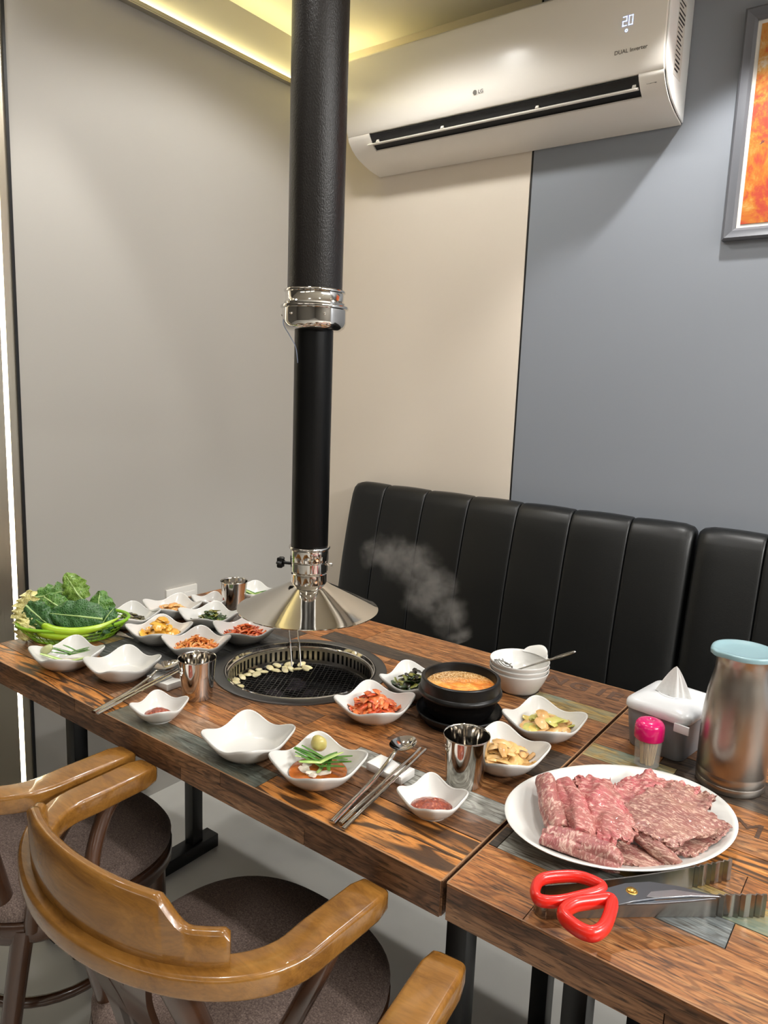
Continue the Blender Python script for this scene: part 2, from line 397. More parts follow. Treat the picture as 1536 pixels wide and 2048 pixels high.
for (px, py, pw, pd, e), wh in zip(PANELS, ('at the rear left of the room', 'in the middle of the rear', 'at the rear right of the room', 'added over the right aisle as unseen fill', 'added nearest the right wall as unseen fill')):
    t = thing('ceiling_panel_light', 'long white LED panel light ' + wh, 'light', (px, py, CEIL), group='ceiling panel lights')
    MB().box(-pw / 2 - .012, pw / 2 + .012, -pd / 2 - .012, pd / 2 + .012, -.012, 0).build('frame', m_plastic, t, smooth=False)
    MB().box(-pw / 2, pw / 2, -pd / 2, pd / 2, -.016, -.012).build('diffuser', m_panel, t, smooth=False)

# ------------------------------------------------------------------ air conditioner
# air conditioner, picture and benches are drawn at 1:1.1; place() gives each its true size (a 1.02 m wide unit) and its spot in the room
def place(o, loc): o.location = loc; o.scale = (1.1, 1.1, 1.1)
YBS = YB; YB = 1.98
AX0, AX1 = -1.527, -.597
t = ac = thing('air_conditioner', 'white split air conditioner with open louver high on the back wall', 'air conditioner', ((AX0 + AX1) / 2, YB, 2.02))
def acpt(d, z, x): return (x, YB - d, z)
def strip_solid(prof, x0, x1, nx=1):
    """closed profile (d, z) extruded along x"""
    mb = MB(); n = len(prof); v = []
    for k in range(nx + 1):
        x = x0 + (x1 - x0) * k / nx; v += [acpt(d, z, x) for d, z in prof]
    f = []
    for k in range(nx):
        for i in range(n): f.append((k * n + i, k * n + (i + 1) % n, (k + 1) * n + (i + 1) % n, (k + 1) * n + i))
    f.append(tuple(range(n))); f.append(tuple(reversed(range(nx * n, (nx + 1) * n))))
    return mb.add(v, f)
# upper front panel (gloss)
up = [(.030, 2.318), (.135, 2.318), (.160, 2.314), (.174, 2.304), (.179, 2.285), (.1785, 2.2), (.178, 2.140), (.172, 2.108), (.1655, 2.0955), (.150, 2.097), (.150, 2.30), (.03, 2.30)]
strip_solid(up, AX0, AX1).build('front_panel', m_ac, ac, world=True, angle=50, bevel=.0015)
# rear housing
strip_solid([(.001, 2.03), (.12, 2.06), (.149, 2.10), (.149, 2.299), (.001, 2.299)], AX0 + .012, AX1 - .012).build('housing', m_ac_side, ac, world=True, smooth=False)
# lower curved shell: left cheek, right cheek, bottom sweep, slot between
low_all = [(.165, 2.0935), (.160, 2.083), (.146, 2.068), (.128, 2.055), (.110, 2.046), (.08, 2.0365), (.055, 2.030), (.002, 2.022)]
def shell(prof, x0, x1, th=.004, name='lower_shell'):
    inner = [(d - th * .3 if d > .01 else d, z + th) for d, z in reversed(prof)]
    return strip_solid(prof + inner, x0, x1).build(name, m_ac, ac, world=True, angle=50)
SX0, SX1 = -1.447, -.655
shell(low_all, AX0, SX0, name='left_cheek'); shell(low_all, SX1, AX1, name='right_cheek')
shell([(.128, 2.055), (.110, 2.046), (.08, 2.0365), (.055, 2.030), (.002, 2.022)], SX0, SX1, name='bottom_shell')
# rounded side caps
cap = [(.001, 2.305), (.135, 2.318), (.160, 2.314), (.174, 2.304), (.179, 2.285), (.1785, 2.2), (.178, 2.14), (.172, 2.108), (.165, 2.0935), (.146, 2.068), (.11, 2.046), (.055, 2.03), (.001, 2.022)]
capi = [(d - .006 if d > .01 else d, z - .004 if z > 2.2 else z + .004) for d, z in cap]
strip_solid(capi, AX0 - .006, AX0).build('side_cap', m_ac_side, ac, world=True, angle=50, bevel=.002)
strip_solid(capi, AX1, AX1 + .005).build('side_cap', m_ac_side, ac, world=True, angle=50, bevel=.002)
# dark outlet
strip_solid([(.146, 2.093), (.160, 2.0915), (.145, 2.072), (.122, 2.058), (.10, 2.060), (.09, 2.09)], SX0 + .0005, SX1 - .0005).build('outlet_cavity', m_ac_dark, ac, world=True, smooth=False)
fl = strip_solid([(.158, 2.064), (.160, 2.0665), (.148, 2.0735), (.128, 2.070), (.128, 2.067), (.147, 2.070)], SX0 - .012, SX1 - .004).build('louver', m_ac, ac, world=True, bevel=.0006)
for x in (-1.425, -1.20, -.915, -.668):
    strip_solid([(.150, 2.071), (.155, 2.072), (.150, 2.080), (.142, 2.082), (.140, 2.074)], x - .004, x + .004).build('louver_arm', m_ac, ac, world=True, smooth=False)
# writing on the front; the faces look towards -y
RF = (PI / 2, 0, 0)
def acl(x, d, z): return Vector((x, YB - d, z)) - Vector(ac.location)
text('logo_letters', 'LG', .0125, m_ink, ac, acl(-1.075, .1783, 2.1300), (math.radians(86), 0, 0))
lg = MB(); 
em = lg.lathe([(.0001, 0), (.0058, 0), (.0058, .0006), (.0001, .0006)], 24).build('logo_emblem', m_ink, ac); em.location = acl(-1.085, .1778, 2.1342)
em.rotation_euler = (PI / 2, 0, 0)
text('front_lettering', 'DUAL Inverter', .0125, m_ink, ac, acl(-.712, .1782, 2.1420), RF)
text('cheek_lettering', 'ThinQ', .0095, m_ink, ac, acl(-.640, .1535, 2.0735), (math.radians(47), 0, 0))
def seg_digit(x, z, segs, hh=.0095, ww=.0085, th=.0016):
    mb = MB(); y = YB - .1790
    S_ = dict(a=(0, hh * 2, ww, 0), g=(0, hh, ww, 0), d=(0, 0, ww, 0), f=(0, hh, 0, hh), e=(0, 0, 0, hh), b=(ww, hh, 0, hh), c=(ww, 0, 0, hh))
    for k in segs:
        sx, sz, dx, dz = S_[k]; mb.box(x + sx - th / 2, x + sx + dx + th / 2, y, y + .0006, z + sz - th / 2, z + sz + dz + th / 2)
    return mb.build('display_digit', m_digit, ac, world=True, smooth=False)
seg_digit(-.697, 2.201, 'abged'); seg_digit(-.683, 2.201, 'abcdef')
MB().lathe([(.0018, 0), (.0034, 0), (.0034, .0006), (.0018, .0006)], 16, closed=True).xf(Matrix.Translation((-.6875, YB - .1784, 2.190)) @ Matrix.Rotation(PI / 2, 4, 'X')).build('display_symbol', m_digit, ac, world=True, smooth=False)
# rating label and warning mark on the right-hand side
lab = MB(); X = AX1 + .0052
rl = MB().box(X, X + .0004, YB - .115, YB - .06, 2.10, 2.27).build('rating_label', m_plastic, ac, world=True, smooth=False)
mb = MB()
for k in range(16):
    z = 2.262 - k * .0098; y0 = YB - .112 + random.uniform(0, .004); y1 = YB - .064 - random.uniform(0, .022)
    mb.box(X + .0004, X + .0007, y0, y1, z - random.choice((.003, .0045, .0035)), z)
o = mb.build('label_print', m_inkb, rl, world=False, smooth=False); o.location = -Vector(ac.location)
mb = MB(); a = (X, YB - .105, 2.276); mb.add([(X, YB - .102, 2.278), (X, YB - .074, 2.278), (X, YB - .088, 2.302), (X + .0005, YB - .102, 2.278), (X + .0005, YB - .074, 2.278), (X + .0005, YB - .088, 2.302)], [(0, 1, 2), (5, 4, 3), (0, 3, 4, 1), (1, 4, 5, 2), (2, 5, 3, 0)])
mb.build('warning_triangle', m_orange, ac, world=True, smooth=False)
MB().box(X + .0005, X + .0008, YB - .0895, YB - .0865, 2.283, 2.294).build('warning_mark', m_inkb, ac, world=True, smooth=False)

place(ac, (-1.1682, YBS, 2.087))
# ------------------------------------------------------------------ framed picture
nt = NT('picture_print'); v = coords(nt, (1, 1, 1), False)
f = noise(nt, v, 7.5, 8, .7, 1.2); c = ramp(nt, [(.30, (172, 48, 38)), (.47, (184, 70, 46)), (.54, (192, 110, 34)), (.61, (198, 146, 70)), (.70, (206, 196, 178))], f)
f2 = noise(nt, v, 15, 7, .75, 2.0); mr = nt.n('ShaderNodeMapRange'); mr.inputs[1].default_value = .60; mr.inputs[2].default_value = .66; nt.l(f2, mr.inputs[0])
nt.l(mixc(nt, mr.outputs[0], c, (84, 44, 56)), nt.b.inputs['Base Color']); nt.b.inputs['Roughness'].default_value = .45; bump(nt, f2, .2, .002); m_print = nt.m
m_pframe = M('picture_frame_grey', (96, 98, 104), .42, bmp=(150, .1, .0006, (1, 1, 1)))
m_mat = M('picture_mat', (240, 236, 228), .7)
FX0, FX1, FZ0, FZ1 = -.470, .03, 1.736, 2.245
t = pic = thing('framed_picture', 'abstract red and yellow print in a dark grey frame on the back wall', 'picture', ((FX0 + FX1) / 2, YB, FZ0))
fw = .027
def framebar(poly):
    mb = MB(); n = len(poly)
    prof = [(0.0, .0), (0.0, .018), (.006, .022), (.012, .019), (.021, .017), (.027, .012), (.027, .0)]
    return mb
prof = [(0.0, .0), (0.0, .017), (.005, .021), (.010, .018), (.021, .016), (.027, .011), (.027, .0)]
def mitre(a, b, inn):
    """frame side from corner a to b (x,z); inn = inward unit vector; mitred"""
    mb = MB(); a = Vector(a); b = Vector(b); d = (b - a).normalized(); i_ = Vector(inn); v = []
    for p, sgn in ((a, 1), (b, -1)):
        for off, dep in prof:
            q = p + i_ * off + d * off * sgn; v.append((q.x, YB - dep - .001, q.y))
    n = len(prof); f = [(k, (k + 1) % n, n + (k + 1) % n, n + k) for k in range(n)] + [tuple(range(n)), tuple(reversed(range(n, 2 * n)))]
    return mb.add(v, f).build('frame_side', m_pframe, pic, world=True, angle=25)
mitre((FX0, FZ0), (FX1, FZ0), (0, 1)); mitre((FX1, FZ0), (FX1, FZ1), (-1, 0)); mitre((FX1, FZ1), (FX0, FZ1), (0, -1)); mitre((FX0, FZ1), (FX0, FZ0), (1, 0))
MB().box(FX0 + fw, FX1 - fw, YB - .006, YB - .002, FZ0 + fw, FZ1 - fw).build('mat_board', m_mat, pic, world=True, smooth=False)
MB().box(FX0 + fw + .009, FX1 - fw - .009, YB - .008, YB - .006, FZ0 + fw + .009, FZ1 - fw - .009).build('print', m_print, pic, world=True, smooth=False)

place(pic, (-.242, YBS, 1.7746))
# ------------------------------------------------------------------ banquette bench
def channel_panel(x0, x1, endl=False, endr=False):
    """one upright stuffed channel of the back: front leans, top rolls over to the rear"""
    prof = [(1.80, .40), (1.812, .55), (1.826, .70), (1.842, .80), (1.862, .90), (1.878, .97), (1.889, 1.01), (1.900, 1.032), (1.917, 1.044), (1.940, 1.045), (1.958, 1.036), (1.966, 1.015), (1.968, .9), (1.968, .40)]
    us = [0, .012, .03, .06, .2, .4, .6, .8, .94, .97, .988, 1]; nx = len(us) - 1; mb = MB(); v = []; n = len(prof)
    for i in range(nx + 1):
        u = us[i]; e = min(u, 1 - u) * (x1 - x0)
        rl_ = .007 if not ((endl and u < .5) or (endr and u > .5)) else .024
        k = 1 - math.sqrt(max(0, 1 - min(1, e / rl_) ** 2)) if False else (1 - math.sqrt(1 - (1 - min(1, e / rl_)) ** 2))
        dep = (.0042 if rl_ < .02 else .022) * k - .0025 * math.sin(PI * u)
        x = x0 + (x1 - x0) * u
        for j, (y, z) in enumerate(prof):
            if j == 0 or j >= n - 2: v.append((x, y, z)); continue
            a = Vector(prof[min(j + 1, n - 1)]) - Vector(prof[max(j - 1, 0)]); a.normalize(); nrm = Vector((a.y, -a.x))  # inward
            v.append((x, y + nrm.x * dep, z + nrm.y * dep))
    f = []
    for i in range(nx):
        for j in range(n - 1): f.append((i * n + j, i * n + j + 1, (i + 1) * n + j + 1, (i + 1) * n + j))
        f.append((i * n + n - 1, i * n, (i + 1) * n, (i + 1) * n + n - 1))
    f.append(tuple(range(n))); f.append(tuple(reversed(range(nx * n, (nx + 1) * n))))
    return mb.add(v, f)
def bench(name, label, xs, spot):
    t = thing(name, label, 'bench', ((xs[0] + xs[-1]) / 2, 1.66, .1228), group='black banquette benches')
    for i in range(len(xs) - 1):
        channel_panel(xs[i] + .0006, xs[i + 1] - .0006, i == 0, i == len(xs) - 2).build('back_panel', m_leather, t, world=True, angle=60)
    mb = MB().box(xs[0] + .004, xs[-1] - .004, 1.42, 1.80, .43, .52); mb.build('seat_cushion', m_leather, t, world=True, bevel=.025, seg=4)
    MB().box(xs[0] + .01, xs[-1] - .01, 1.60, 1.96, .1228, .43).build('base', m_rubber, t, world=True, smooth=False)
    place(t, spot); return t
bench('banquette_bench', 'black leather banquette bench with fluted back behind the grill table', [-1.538, -1.402, -1.245, -1.087, -.926, -.765, -.604, -.444], (-1.0901, 1.826, 0))
bench('banquette_bench', 'black leather banquette bench at the right behind the steel jug', [-.440, -.283, -.123, .037, .197, .357, .517], (.0424, 1.826, 0))

YB = YBS
# ------------------------------------------------------------------ tables of reclaimed planks
GX, GY, HOLE = -1.03, 1.115, .172
def slab(x0, x1, y0, y1, z0, z1, hole=None, n=None):
    """rectangle (minus a round hole) with thickness; returns list of MB (two when the hole cuts it right through)"""
    if not hole or hole[1] + hole[2] < y0 or hole[1] - hole[2] > y1 or hole[0] + hole[2] < x0 or hole[0] - hole[2] > x1:
        return [MB().box(x0, x1, y0, y1, z0, z1)]
    hx, hy, hr = hole; n = n or max(6, int((y1 - y0) / .006)); ys = {y0 + (y1 - y0) * k / n for k in range(n + 1)}
    for e in (hy - hr, hy + hr):
        if y0 < e < y1: ys.add(e)
    ys = sorted(ys); ch = [math.sqrt(max(0, hr * hr - (y - hy) ** 2)) for y in ys]
    L = [(x0, min(x1, max(x0, hx - c))) for c in ch]; R_ = [(min(x1, max(x0, hx + c)), x1) for c in ch]
    out = []
    def seg(rows, mb):
        for k in range(len(ys) - 1):
            (a0, a1), (b0, b1) = rows[k], rows[k + 1]
            if a1 - a0 < 1e-5 and b1 - b0 < 1e-5: continue
            v = [(a0, ys[k], z0), (a1, ys[k], z0), (b1, ys[k + 1], z0), (b0, ys[k + 1], z0), (a0, ys[k], z1), (a1, ys[k], z1), (b1, ys[k + 1], z1), (b0, ys[k + 1], z1)]
            mb.add(v, [(3, 2, 1, 0), (4, 5, 6, 7), (1, 2, 6, 5), (3, 0, 4, 7)] + ([(0, 1, 5, 4)] if k == 0 else []) + ([(2, 3, 7, 6)] if k == len(ys) - 2 else []))
        return mb
    split = min(ch) > 1e-4
    if split: out = [seg(L, MB()), seg(R_, MB())]
    else:
        mb = MB(); seg(L, mb); seg(R_, mb); out = [mb]
    return [m_ for m_ in out if m_.f]

def table(name, label, x0, x1, y0, y1, rows, hole, seed, legs):
    t = thing(name, label, 'table', ((x0 + x1) / 2, (y0 + y1) / 2, 0), group='plank-topped dining tables'); rnd = random.Random(seed)
    top = bpy.data.objects.new('tabletop', None)
    core = MB()
    for m_ in slab(x0 + .002, x1 - .002, y0 + .002, y1 - .002, .7, .7472, hole, 120): core.add(m_.v, m_.f)
    top = core.build('tabletop', m_core, t, world=True, smooth=False)
    off = -Vector(t.location)
    for (ya, yb, pieces) in rows:
        xa = x0
        for (xb, kind) in pieces:
            dz = rnd.uniform(-.0003, .0003)
            for m_ in slab(xa + .0006, xb - .0006, ya + .0006, yb - .0006, .7472, .7500 + dz, hole):
                m_.build('plank', W[kind], top, smooth=False).location = off
            xa = xb
    # laminated edge: two courses of strips on the front, back and both ends
    g = .0006
    for (za, zb, k) in ((.7255, .7494, 0), (.7000, .7250, 1)):
        xa = x0; i = 0
        while xa < x1 - .01:
            xb = min(x1, xa + rnd.uniform(.24, .42)); xb = x1 if x1 - xb < .12 else xb
            for ys in ((y0 - .001, y0 + .002), (y1 - .002, y1 + .001)):
                MB().box(xa + g, xb - g, ys[0], ys[1], za, zb).build('edge_strip', W['edge1' if (i + k) % 2 else 'edge2'], top, smooth=False).location = off
            xa = xb; i += 1
        for xs in ((x0 - .001, x0 + .002), (x1 - .002, x1 + .001)):
            ym = (y0 + y1) / 2 + (.06 if k else -.09)
            for a, b in ((y0 + .002, ym), (ym, y1 - .002)):
                MB().box(xs[0], xs[1], a + g, b - g, za, zb).build('edge_strip', W['edge1' if k else 'edge2'], top, smooth=False).location = off
    # pale arris strip along the top edges
    for b in ((x0, x1, y0 - .0013, y0 + .0008), (x0, x1, y1 - .0008, y1 + .0013)): MB().box(b[0], b[1], b[2], b[3], .7494, .7504).build('edge_arris', m_edge_line, top, smooth=False).location = off
    for xs in (x0, x1): MB().box(xs - .0010, xs + .0010, y0 + .001, y1 - .001, .7494, .7504).build('edge_arris', m_edge_line, top, smooth=False).location = off
    # black steel trestle frames
    for lx in legs:
        MB().box(lx - .02, lx + .02, y0 + .06, y1 - .06, .66, .70).build('top_rail', m_frame_black, t, world=True, bevel=.002)
        MB().box(lx - .025, lx + .025, y0 + .10, y1 - .155, 0, .04).build('foot', m_frame_black, t, world=True, bevel=.002)
        for ly in (y0 + .19, y1 - .225): MB().box(lx - .018, lx + .018, ly - .018, ly + .018, .04, .66).build('leg', m_frame_black, t, world=True, bevel=.002)
    for ly in (y0 + .08, y1 - .08): MB().box(legs[0] + .02, legs[-1] - .02, ly - .015, ly + .015, .665, .70).build('side_rail', m_frame_black, t, world=True, bevel=.002)
    return t
x1 = -.421
rows1 = [(.720, .772, [(-1.145, 'grain'), (-.755, 'teal'), (x1, 'grain')]),
         (.772, .824, [(-1.215, 'brown'), (-.79, 'tan'), (-.60, 'brown'), (x1, 'grain')]),
         (.824, .876, [(-1.36, 'red'), (-1.10, 'brown'), (-.72, 'orange'), (x1, 'brown')]),
         (.876, .928, [(-1.47, 'orange'), (-1.22, 'slate'), (-.98, 'brown'), (-.715, 'red'), (x1, 'pale')]),
         (.928, .980, [(-1.53, 'slate'), (-1.467, 'olive'), (-1.20, 'slate'), (-.84, 'brown'), (-.62, 'orange'), (x1, 'red')]),
         (.980, 1.032, [(-1.50, 'brown'), (-1.03, 'slate'), (-.70, 'orange'), (x1, 'brown')]),
         (1.032, 1.084, [(-1.42, 'slate'), (-1.03, 'slate'), (-.56, 'brown'), (x1, 'dark')]),
         (1.084, 1.136, [(-1.53, 'brown'), (-1.03, 'slate'), (-.74, 'dark'), (-.47, 'brown'), (x1, 'dark')]),
         (1.136, 1.188, [(-1.40, 'orange'), (-1.03, 'slate'), (-.60, 'orange'), (x1, 'orange')]),
         (1.188, 1.240, [(-1.36, 'brown'), (-1.03, 'slate'), (-.66, 'red'), (x1, 'red')]),
         (1.240, 1.300, [(-1.48, 'slate'), (-1.18, 'dark'), (-.92, 'red'), (-.72, 'orange'), (x1, 'red')]),
         (1.300, 1.356, [(-1.40, 'brown'), (-1.14, 'orange'), (-.70, 'dark'), (-.585, 'dark'), (x1, 'olive')]),
         (1.356, 1.485, [(-1.05, 'orange'), (-.66, 'red'), (x1, 'brown')])]
t1 = table('dining_table', 'reclaimed plank dining table with the round grill set in it', -1.64, x1, .72, 1.485, rows1, (GX, GY, HOLE), 3, (-1.57, -.49))
x2 = .79
rows2 = [(.720, .826, [(-.311, 'orange'), (.25, 'red'), (x2, 'brown')]),
         (.826, .878, [(-.400, 'dark'), (-.235, 'pale'), (-.114, 'blue'), (.18, 'red'), (x2, 'brown')]),
         (.878, .930, [(-.29, 'brown'), (.02, 'olive'), (.30, 'orange'), (x2, 'red')]),
         (.930, .982, [(-.12, 'red'), (.16, 'orange'), (x2, 'brown')]),
         (.982, 1.034, [(-.20, 'orange'), (.22, 'grain'), (x2, 'red')]),
         (1.034, 1.086, [(-.30, 'brown'), (.10, 'red'), (x2, 'brown')]),
         (1.086, 1.155, [(-.35, 'brown'), (.12, 'orange'), (x2, 'dark')]),
         (1.155, 1.210, [(-.27, 'olive'), (-.09, 'dark'), (.3, 'brown'), (x2, 'red')]),
         (1.210, 1.262, [(-.30, 'red'), (.10, 'dark'), (x2, 'orange')]),
         (1.262, 1.314, [(-.22, 'brown'), (.2, 'red'), (x2, 'dark')]),
         (1.314, 1.366, [(-.34, 'red'), (.2, 'orange'), (x2, 'brown')]),
         (1.366, 1.487, [(-.05, 'brown'), (.4, 'red'), (x2, 'orange')])]
t2 = table('dining_table', 'second reclaimed plank dining table holding the plate of raw beef', -.4135, x2, .722, 1.487, rows2, None, 5, (-.30, .70))
m_stencil = M('stencil_ink', (62, 46, 36), .6, var=((96, 66, 46), 120, (1, 4, 1), 5))
top1 = [c_ for c_ in t1.children if c_.name.startswith('tabletop')][0]
for lx, ch_ in ((-.604, 'N'), (-.552, 'G'), (-.492, 'I'), (-.470, 'E')):
    text('stencil_letter', ch_, .056, m_stencil, top1, Vector((lx, 1.419, .7500)) - Vector(t1.location), (0, 0, 0), .0005, bold=.0016)
text('stencil_letter', 'M', .058, m_stencil, [c_ for c_ in t2.children if c_.name.startswith('tabletop')][0], Vector((-.166, 1.082, .7501)) - Vector(t2.location), (0, 0, 0), .0005, bold=.0)

# ------------------------------------------------------------------ round grill set into the table
t = gr = thing('barbecue_grill', 'round steel barbecue grill sunk into the plank table', 'grill', (GX, GY, .75))
MB().lathe([(.186, .0004), (.1855, .0030), (.183, .0038), (.166, .0046), (.1625, .0036), (.1610, .0004)], 96, closed=True).build('outer_ring', m_steel_dark, gr)
MB().lathe([(.1612, .0030), (.1600, .0048), (.1580, .0042), (.1575, -.004), (.1555, -.0055), (.1550, -.008), (.1575, -.0085), (.1605, -.002)], 96, closed=True).build('inner_rim', m_steel, gr)
mb = MB(); ns = 76; r0, r1 = .1545, .1532
for k in range(ns):
    a0, a1, a2 = [2 * PI * (k + q) / ns for q in (0, .52, 1.0)]
    def ringq(aa, ab, z0, z1):
        v = [(r * math.cos(a), r * math.sin(a), z) for r in (r0, r1) for (a, z) in ((aa, z0), (ab, z0), (ab, z1), (aa, z1))]
        mb.add(v, [(0, 1, 2, 3), (7, 6, 5, 4), (0, 4, 5, 1), (1, 5, 6, 2), (2, 6, 7, 3), (3, 7, 4, 0)])
    ringq(a0, a1, -.036, -.014); ringq(a0, a2, -.014, -.0075); ringq(a0, a2, -.052, -.036)
mb.build('slotted_wall', m_steel_soft, gr, smooth=False)
MB().lathe([(.168, -.010), (.168, -.085), (.05, -.090), (.0001, -.090), (.0001, -.093), (.170, -.093), (.171, -.010)], 64, closed=True).build('fire_pan', m_black, gr)
mb = MB(); sp = .0108
for d in (0, 1):
    for k in range(-14, 15):
        o = k * sp; hl = math.sqrt(max(0, .1525 ** 2 - o * o))
        if hl < .02: continue
        pts = []
        for q in range(13):
            s_ = -hl + 2 * hl * q / 12; zz = -.0455 + (.0007 if (q + d) % 2 else -.0007) - .004 * (1 - (s_ * s_ + o * o) / .0233)
            a = math.radians(28 if d == 0 else 118); pts.append((s_ * math.cos(a) - o * math.sin(a), s_ * math.sin(a) + o * math.cos(a), zz))
        mb.tube(pts, .0009, 5)
m_wire = M('grate_wire', (96, 95, 96), .3, 1.0)
mb.tube([(.1525 * math.cos(2 * PI * k / 64), .1525 * math.sin(2 * PI * k / 64), -.0455) for k in range(64)], .0018, 6, closed=True)
mb.build('wire_grate', m_wire, gr)
m_coal = M('charcoal', (20, 18, 20), .8, var=((66, 56, 66), 30, (1, 1, 1), 5), bmp=(60, .8, .004, (1, 1, 1)))
m_ember = M('charcoal_ash', (70, 58, 66), .85, var=((26, 22, 25), 40, (1, 1, 1), 5), bmp=(60, .8, .004, (1, 1, 1)))
def lump(r, seed, sq=(1, 1, 1), amp=.35, nu=12, nv=8, freq=1.4):
    mb = MB(); rnd = random.Random(seed); off = Vector((rnd.uniform(0, 50), rnd.uniform(0, 50), rnd.uniform(0, 50)))
    def fn(u, v):
        a = 2 * PI * u; b = PI * min(.9995, max(.0005, v)) - PI / 2; d = Vector((math.cos(b) * math.cos(a), math.cos(b) * math.sin(a), math.sin(b)))
        k = r * (1 + amp * mnoise.noise(d * freq + off)); return (d.x * k * sq[0], d.y * k * sq[1], d.z * k * sq[2])
    return mb.grid(fn, nu, nv, wrap=True)
for i, (dx, dy) in enumerate(((.045, -.085), (.075, -.06), (.02, -.05), (.06, -.015), (-.02, -.08), (-.06, -.02), (0, .03), (.08, .05), (-.07, .06))):
    o = lump(.021, 40 + i, (1.2, .9, .8)).build('charcoal_lump', m_ember if i < 3 else m_coal); o.location = (GX + dx, GY + dy, .6765); o.rotation_euler = (0, 0, i * 1.3)
    tag(o, 'lump of charcoal under the grill mesh', 'charcoal', 'charcoal lumps in the grill')
# wire lifter hooked over the ring
mb = MB(); hp = []
side = Vector((.8, .6, 0)) * .0105
for s_ in (-1, 1):
    base = [Vector((-1.116, 1.193, .7075)), Vector((-1.1365, 1.208, .7555)), Vector((-1.142, 1.2125, .7605)), Vector((-1.165, 1.232, .785)), Vector((-1.178, 1.246, .815))]
    q = [p + side * s_ for p in base]; hp = hp + (q if s_ < 0 else list(reversed(q)))
hp = hp[:5] + [hp[4] * .5 + hp[5] * .5 + Vector((-.006, .007, .010))] + hp[5:]
o = MB().tube([p - Vector((-1.137, 1.208, .755)) for p in smoothpath(hp, 5)], .0019, 8).build('wire_lifter', m_steel); o.location = (-1.137, 1.208, .755)
tag(o, 'bent steel wire lifter hooked over the back rim of the grill', 'lifter')
# garlic slices along the left edge of the mesh
m_garlic = M('garlic', (232, 216, 160), .4, sss=.15, var=((240, 228, 186), 60, (1, 1, 1), 3))
gpos = [(455, 1.15, 1.015), (0, 1.165, 1.05), (0, 1.126, 1.029), (0, 1.168, 1.074), (0, 1.170, 1.105), (0, 1.150, 1.10), (0, 1.172, 1.128), (0, 1.152, 1.122), (0, 1.156, 1.148), (0, 1.138, 1.150), (0, 1.158, 1.172),
        (0, 1.120, 1.160), (0, 1.124, 1.182), (0, 1.106, 1.186), (0, 1.118, 1.212), (0, 1.100, 1.214), (0, 1.118, 1.013), (0, 1.148, 1.038), (0, 1.136, 1.176), (0, 1.142, 1.196), (0, 1.094, 1.2), (0, 1.168, 1.09)]
gm = [lump(.0098, 200 + k, (1.25, .8, .34), .28, 12, 7).mesh('garlic_slice', m_garlic) for k in range(4)]
for i, (_, gx, gy) in enumerate(gpos):
    o = bpy.data.objects.new('garlic_slice', gm[i % 4]); C.objects.link(o); o.location = (-gx, gy, .7080 + .0016 * (i % 3)); o.rotation_euler = (random.uniform(-.25, .25), random.uniform(-.25, .25), random.uniform(0, 6.28))
    tag(o, 'thin garlic slice roasting along the left side of the grill mesh', 'garlic', 'garlic slices on the grill')

# ------------------------------------------------------------------ exhaust duct with hood
DX, DY = -1.015, 1.118
t = du = thing('exhaust_duct', 'black pipe exhaust duct with flared steel hood over the grill', 'duct', (DX, DY, .889))
def dl(prof, name, mat, n=64, **kw): return MB().lathe([(r, z - .889) for r, z in prof], n).build(name, mat, du, **kw)
dl([(.0535, 1.532), (.0540, 1.534), (.0540, CEIL), (.0535, CEIL)], 'upper_pipe', m_duct)
col = dl([(.040, 1.462), (.052, 1.4625), (.060, 1.468), (.0632, 1.477), (.0632, 1.502), (.0668, 1.5035), (.0674, 1.506), (.0668, 1.5085), (.0600, 1.511), (.0608, 1.514), (.0590, 1.517), (.0580, 1.519), (.0580, 1.533), (.0605, 1.5345), (.0610, 1.537), (.0600, 1.539), (.0545, 1.540)], 'coupling_collar', m_steel)
for a in (215, 268, 330):
    b_ = MB().lathe([(.0001, .003), (.0018, .0024), (.0026, .0008), (.0026, 0)], 10).build('rivet', m_steel, col); ar = math.radians(a)
    b_.location = (.0632 * math.cos(ar), .0632 * math.sin(ar), 1.490 - .889); b_.rotation_euler = (0, PI / 2, ar)
dl([(.0380, 1.018), (.0385, 1.020), (.0385, 1.463), (.0380, 1.463)], 'lower_pipe', m_duct2)
nk = dl([(.0330, .941), (.0365, .943), (.0372, .946), (.0372, .966), (.0378, .967), (.0362, .969), (.0372, .971), (.0388, .973), (.0388, .991), (.0396, .992), (.0392, .994), (.0400, .996), (.0400, 1.018), (.0428, 1.0205), (.0430, 1.023), (.0420, 1.025), (.0388, 1.0255)], 'neck_collar', m_steel)
dl([(.0355, .946), (.0362, .9445), (.046, .938), (.090, .9165), (.140, .8925), (.147, .8893), (.1485, .8895), (.1485, .8912), (.1405, .8945), (.0915, .9190), (.0475, .9405), (.0366, .9470)][::-1], 'hood', m_hood, 96, angle=60)
mb = MB(); kd = Vector((-.93, -.37, 0)).normalized()
mb.tube([kd * .038 , kd * .060], .0032, 10)
kb = mb.build('clamp_bolt', m_rubber, du); kb.location = (0, 0, .983 - .889)
mb = MB(); v = []; n = 36
for zz, sc in ((0, .9), (.002, 1), (.010, 1), (.012, .9)):
    for k in range(n):
        a = 2 * PI * k / n; r = (.0105 + .0022 * math.cos(6 * a)) * sc; v.append((r * math.cos(a), r * math.sin(a), zz))
f = [(j * n + k, j * n + (k + 1) % n, (j + 1) * n + (k + 1) % n, (j + 1) * n + k) for j in range(3) for k in range(n)] + [tuple(reversed(range(n))), tuple(range(3 * n, 4 * n))]
mb.add(v, f); mb.xf(Matrix.Translation(kd * .058) @ kd.to_track_quat('Z', 'Y').to_matrix().to_4x4()); o = mb.build('knob', m_rubber, kb)
bd = Vector((.86, .5, 0)).normalized()
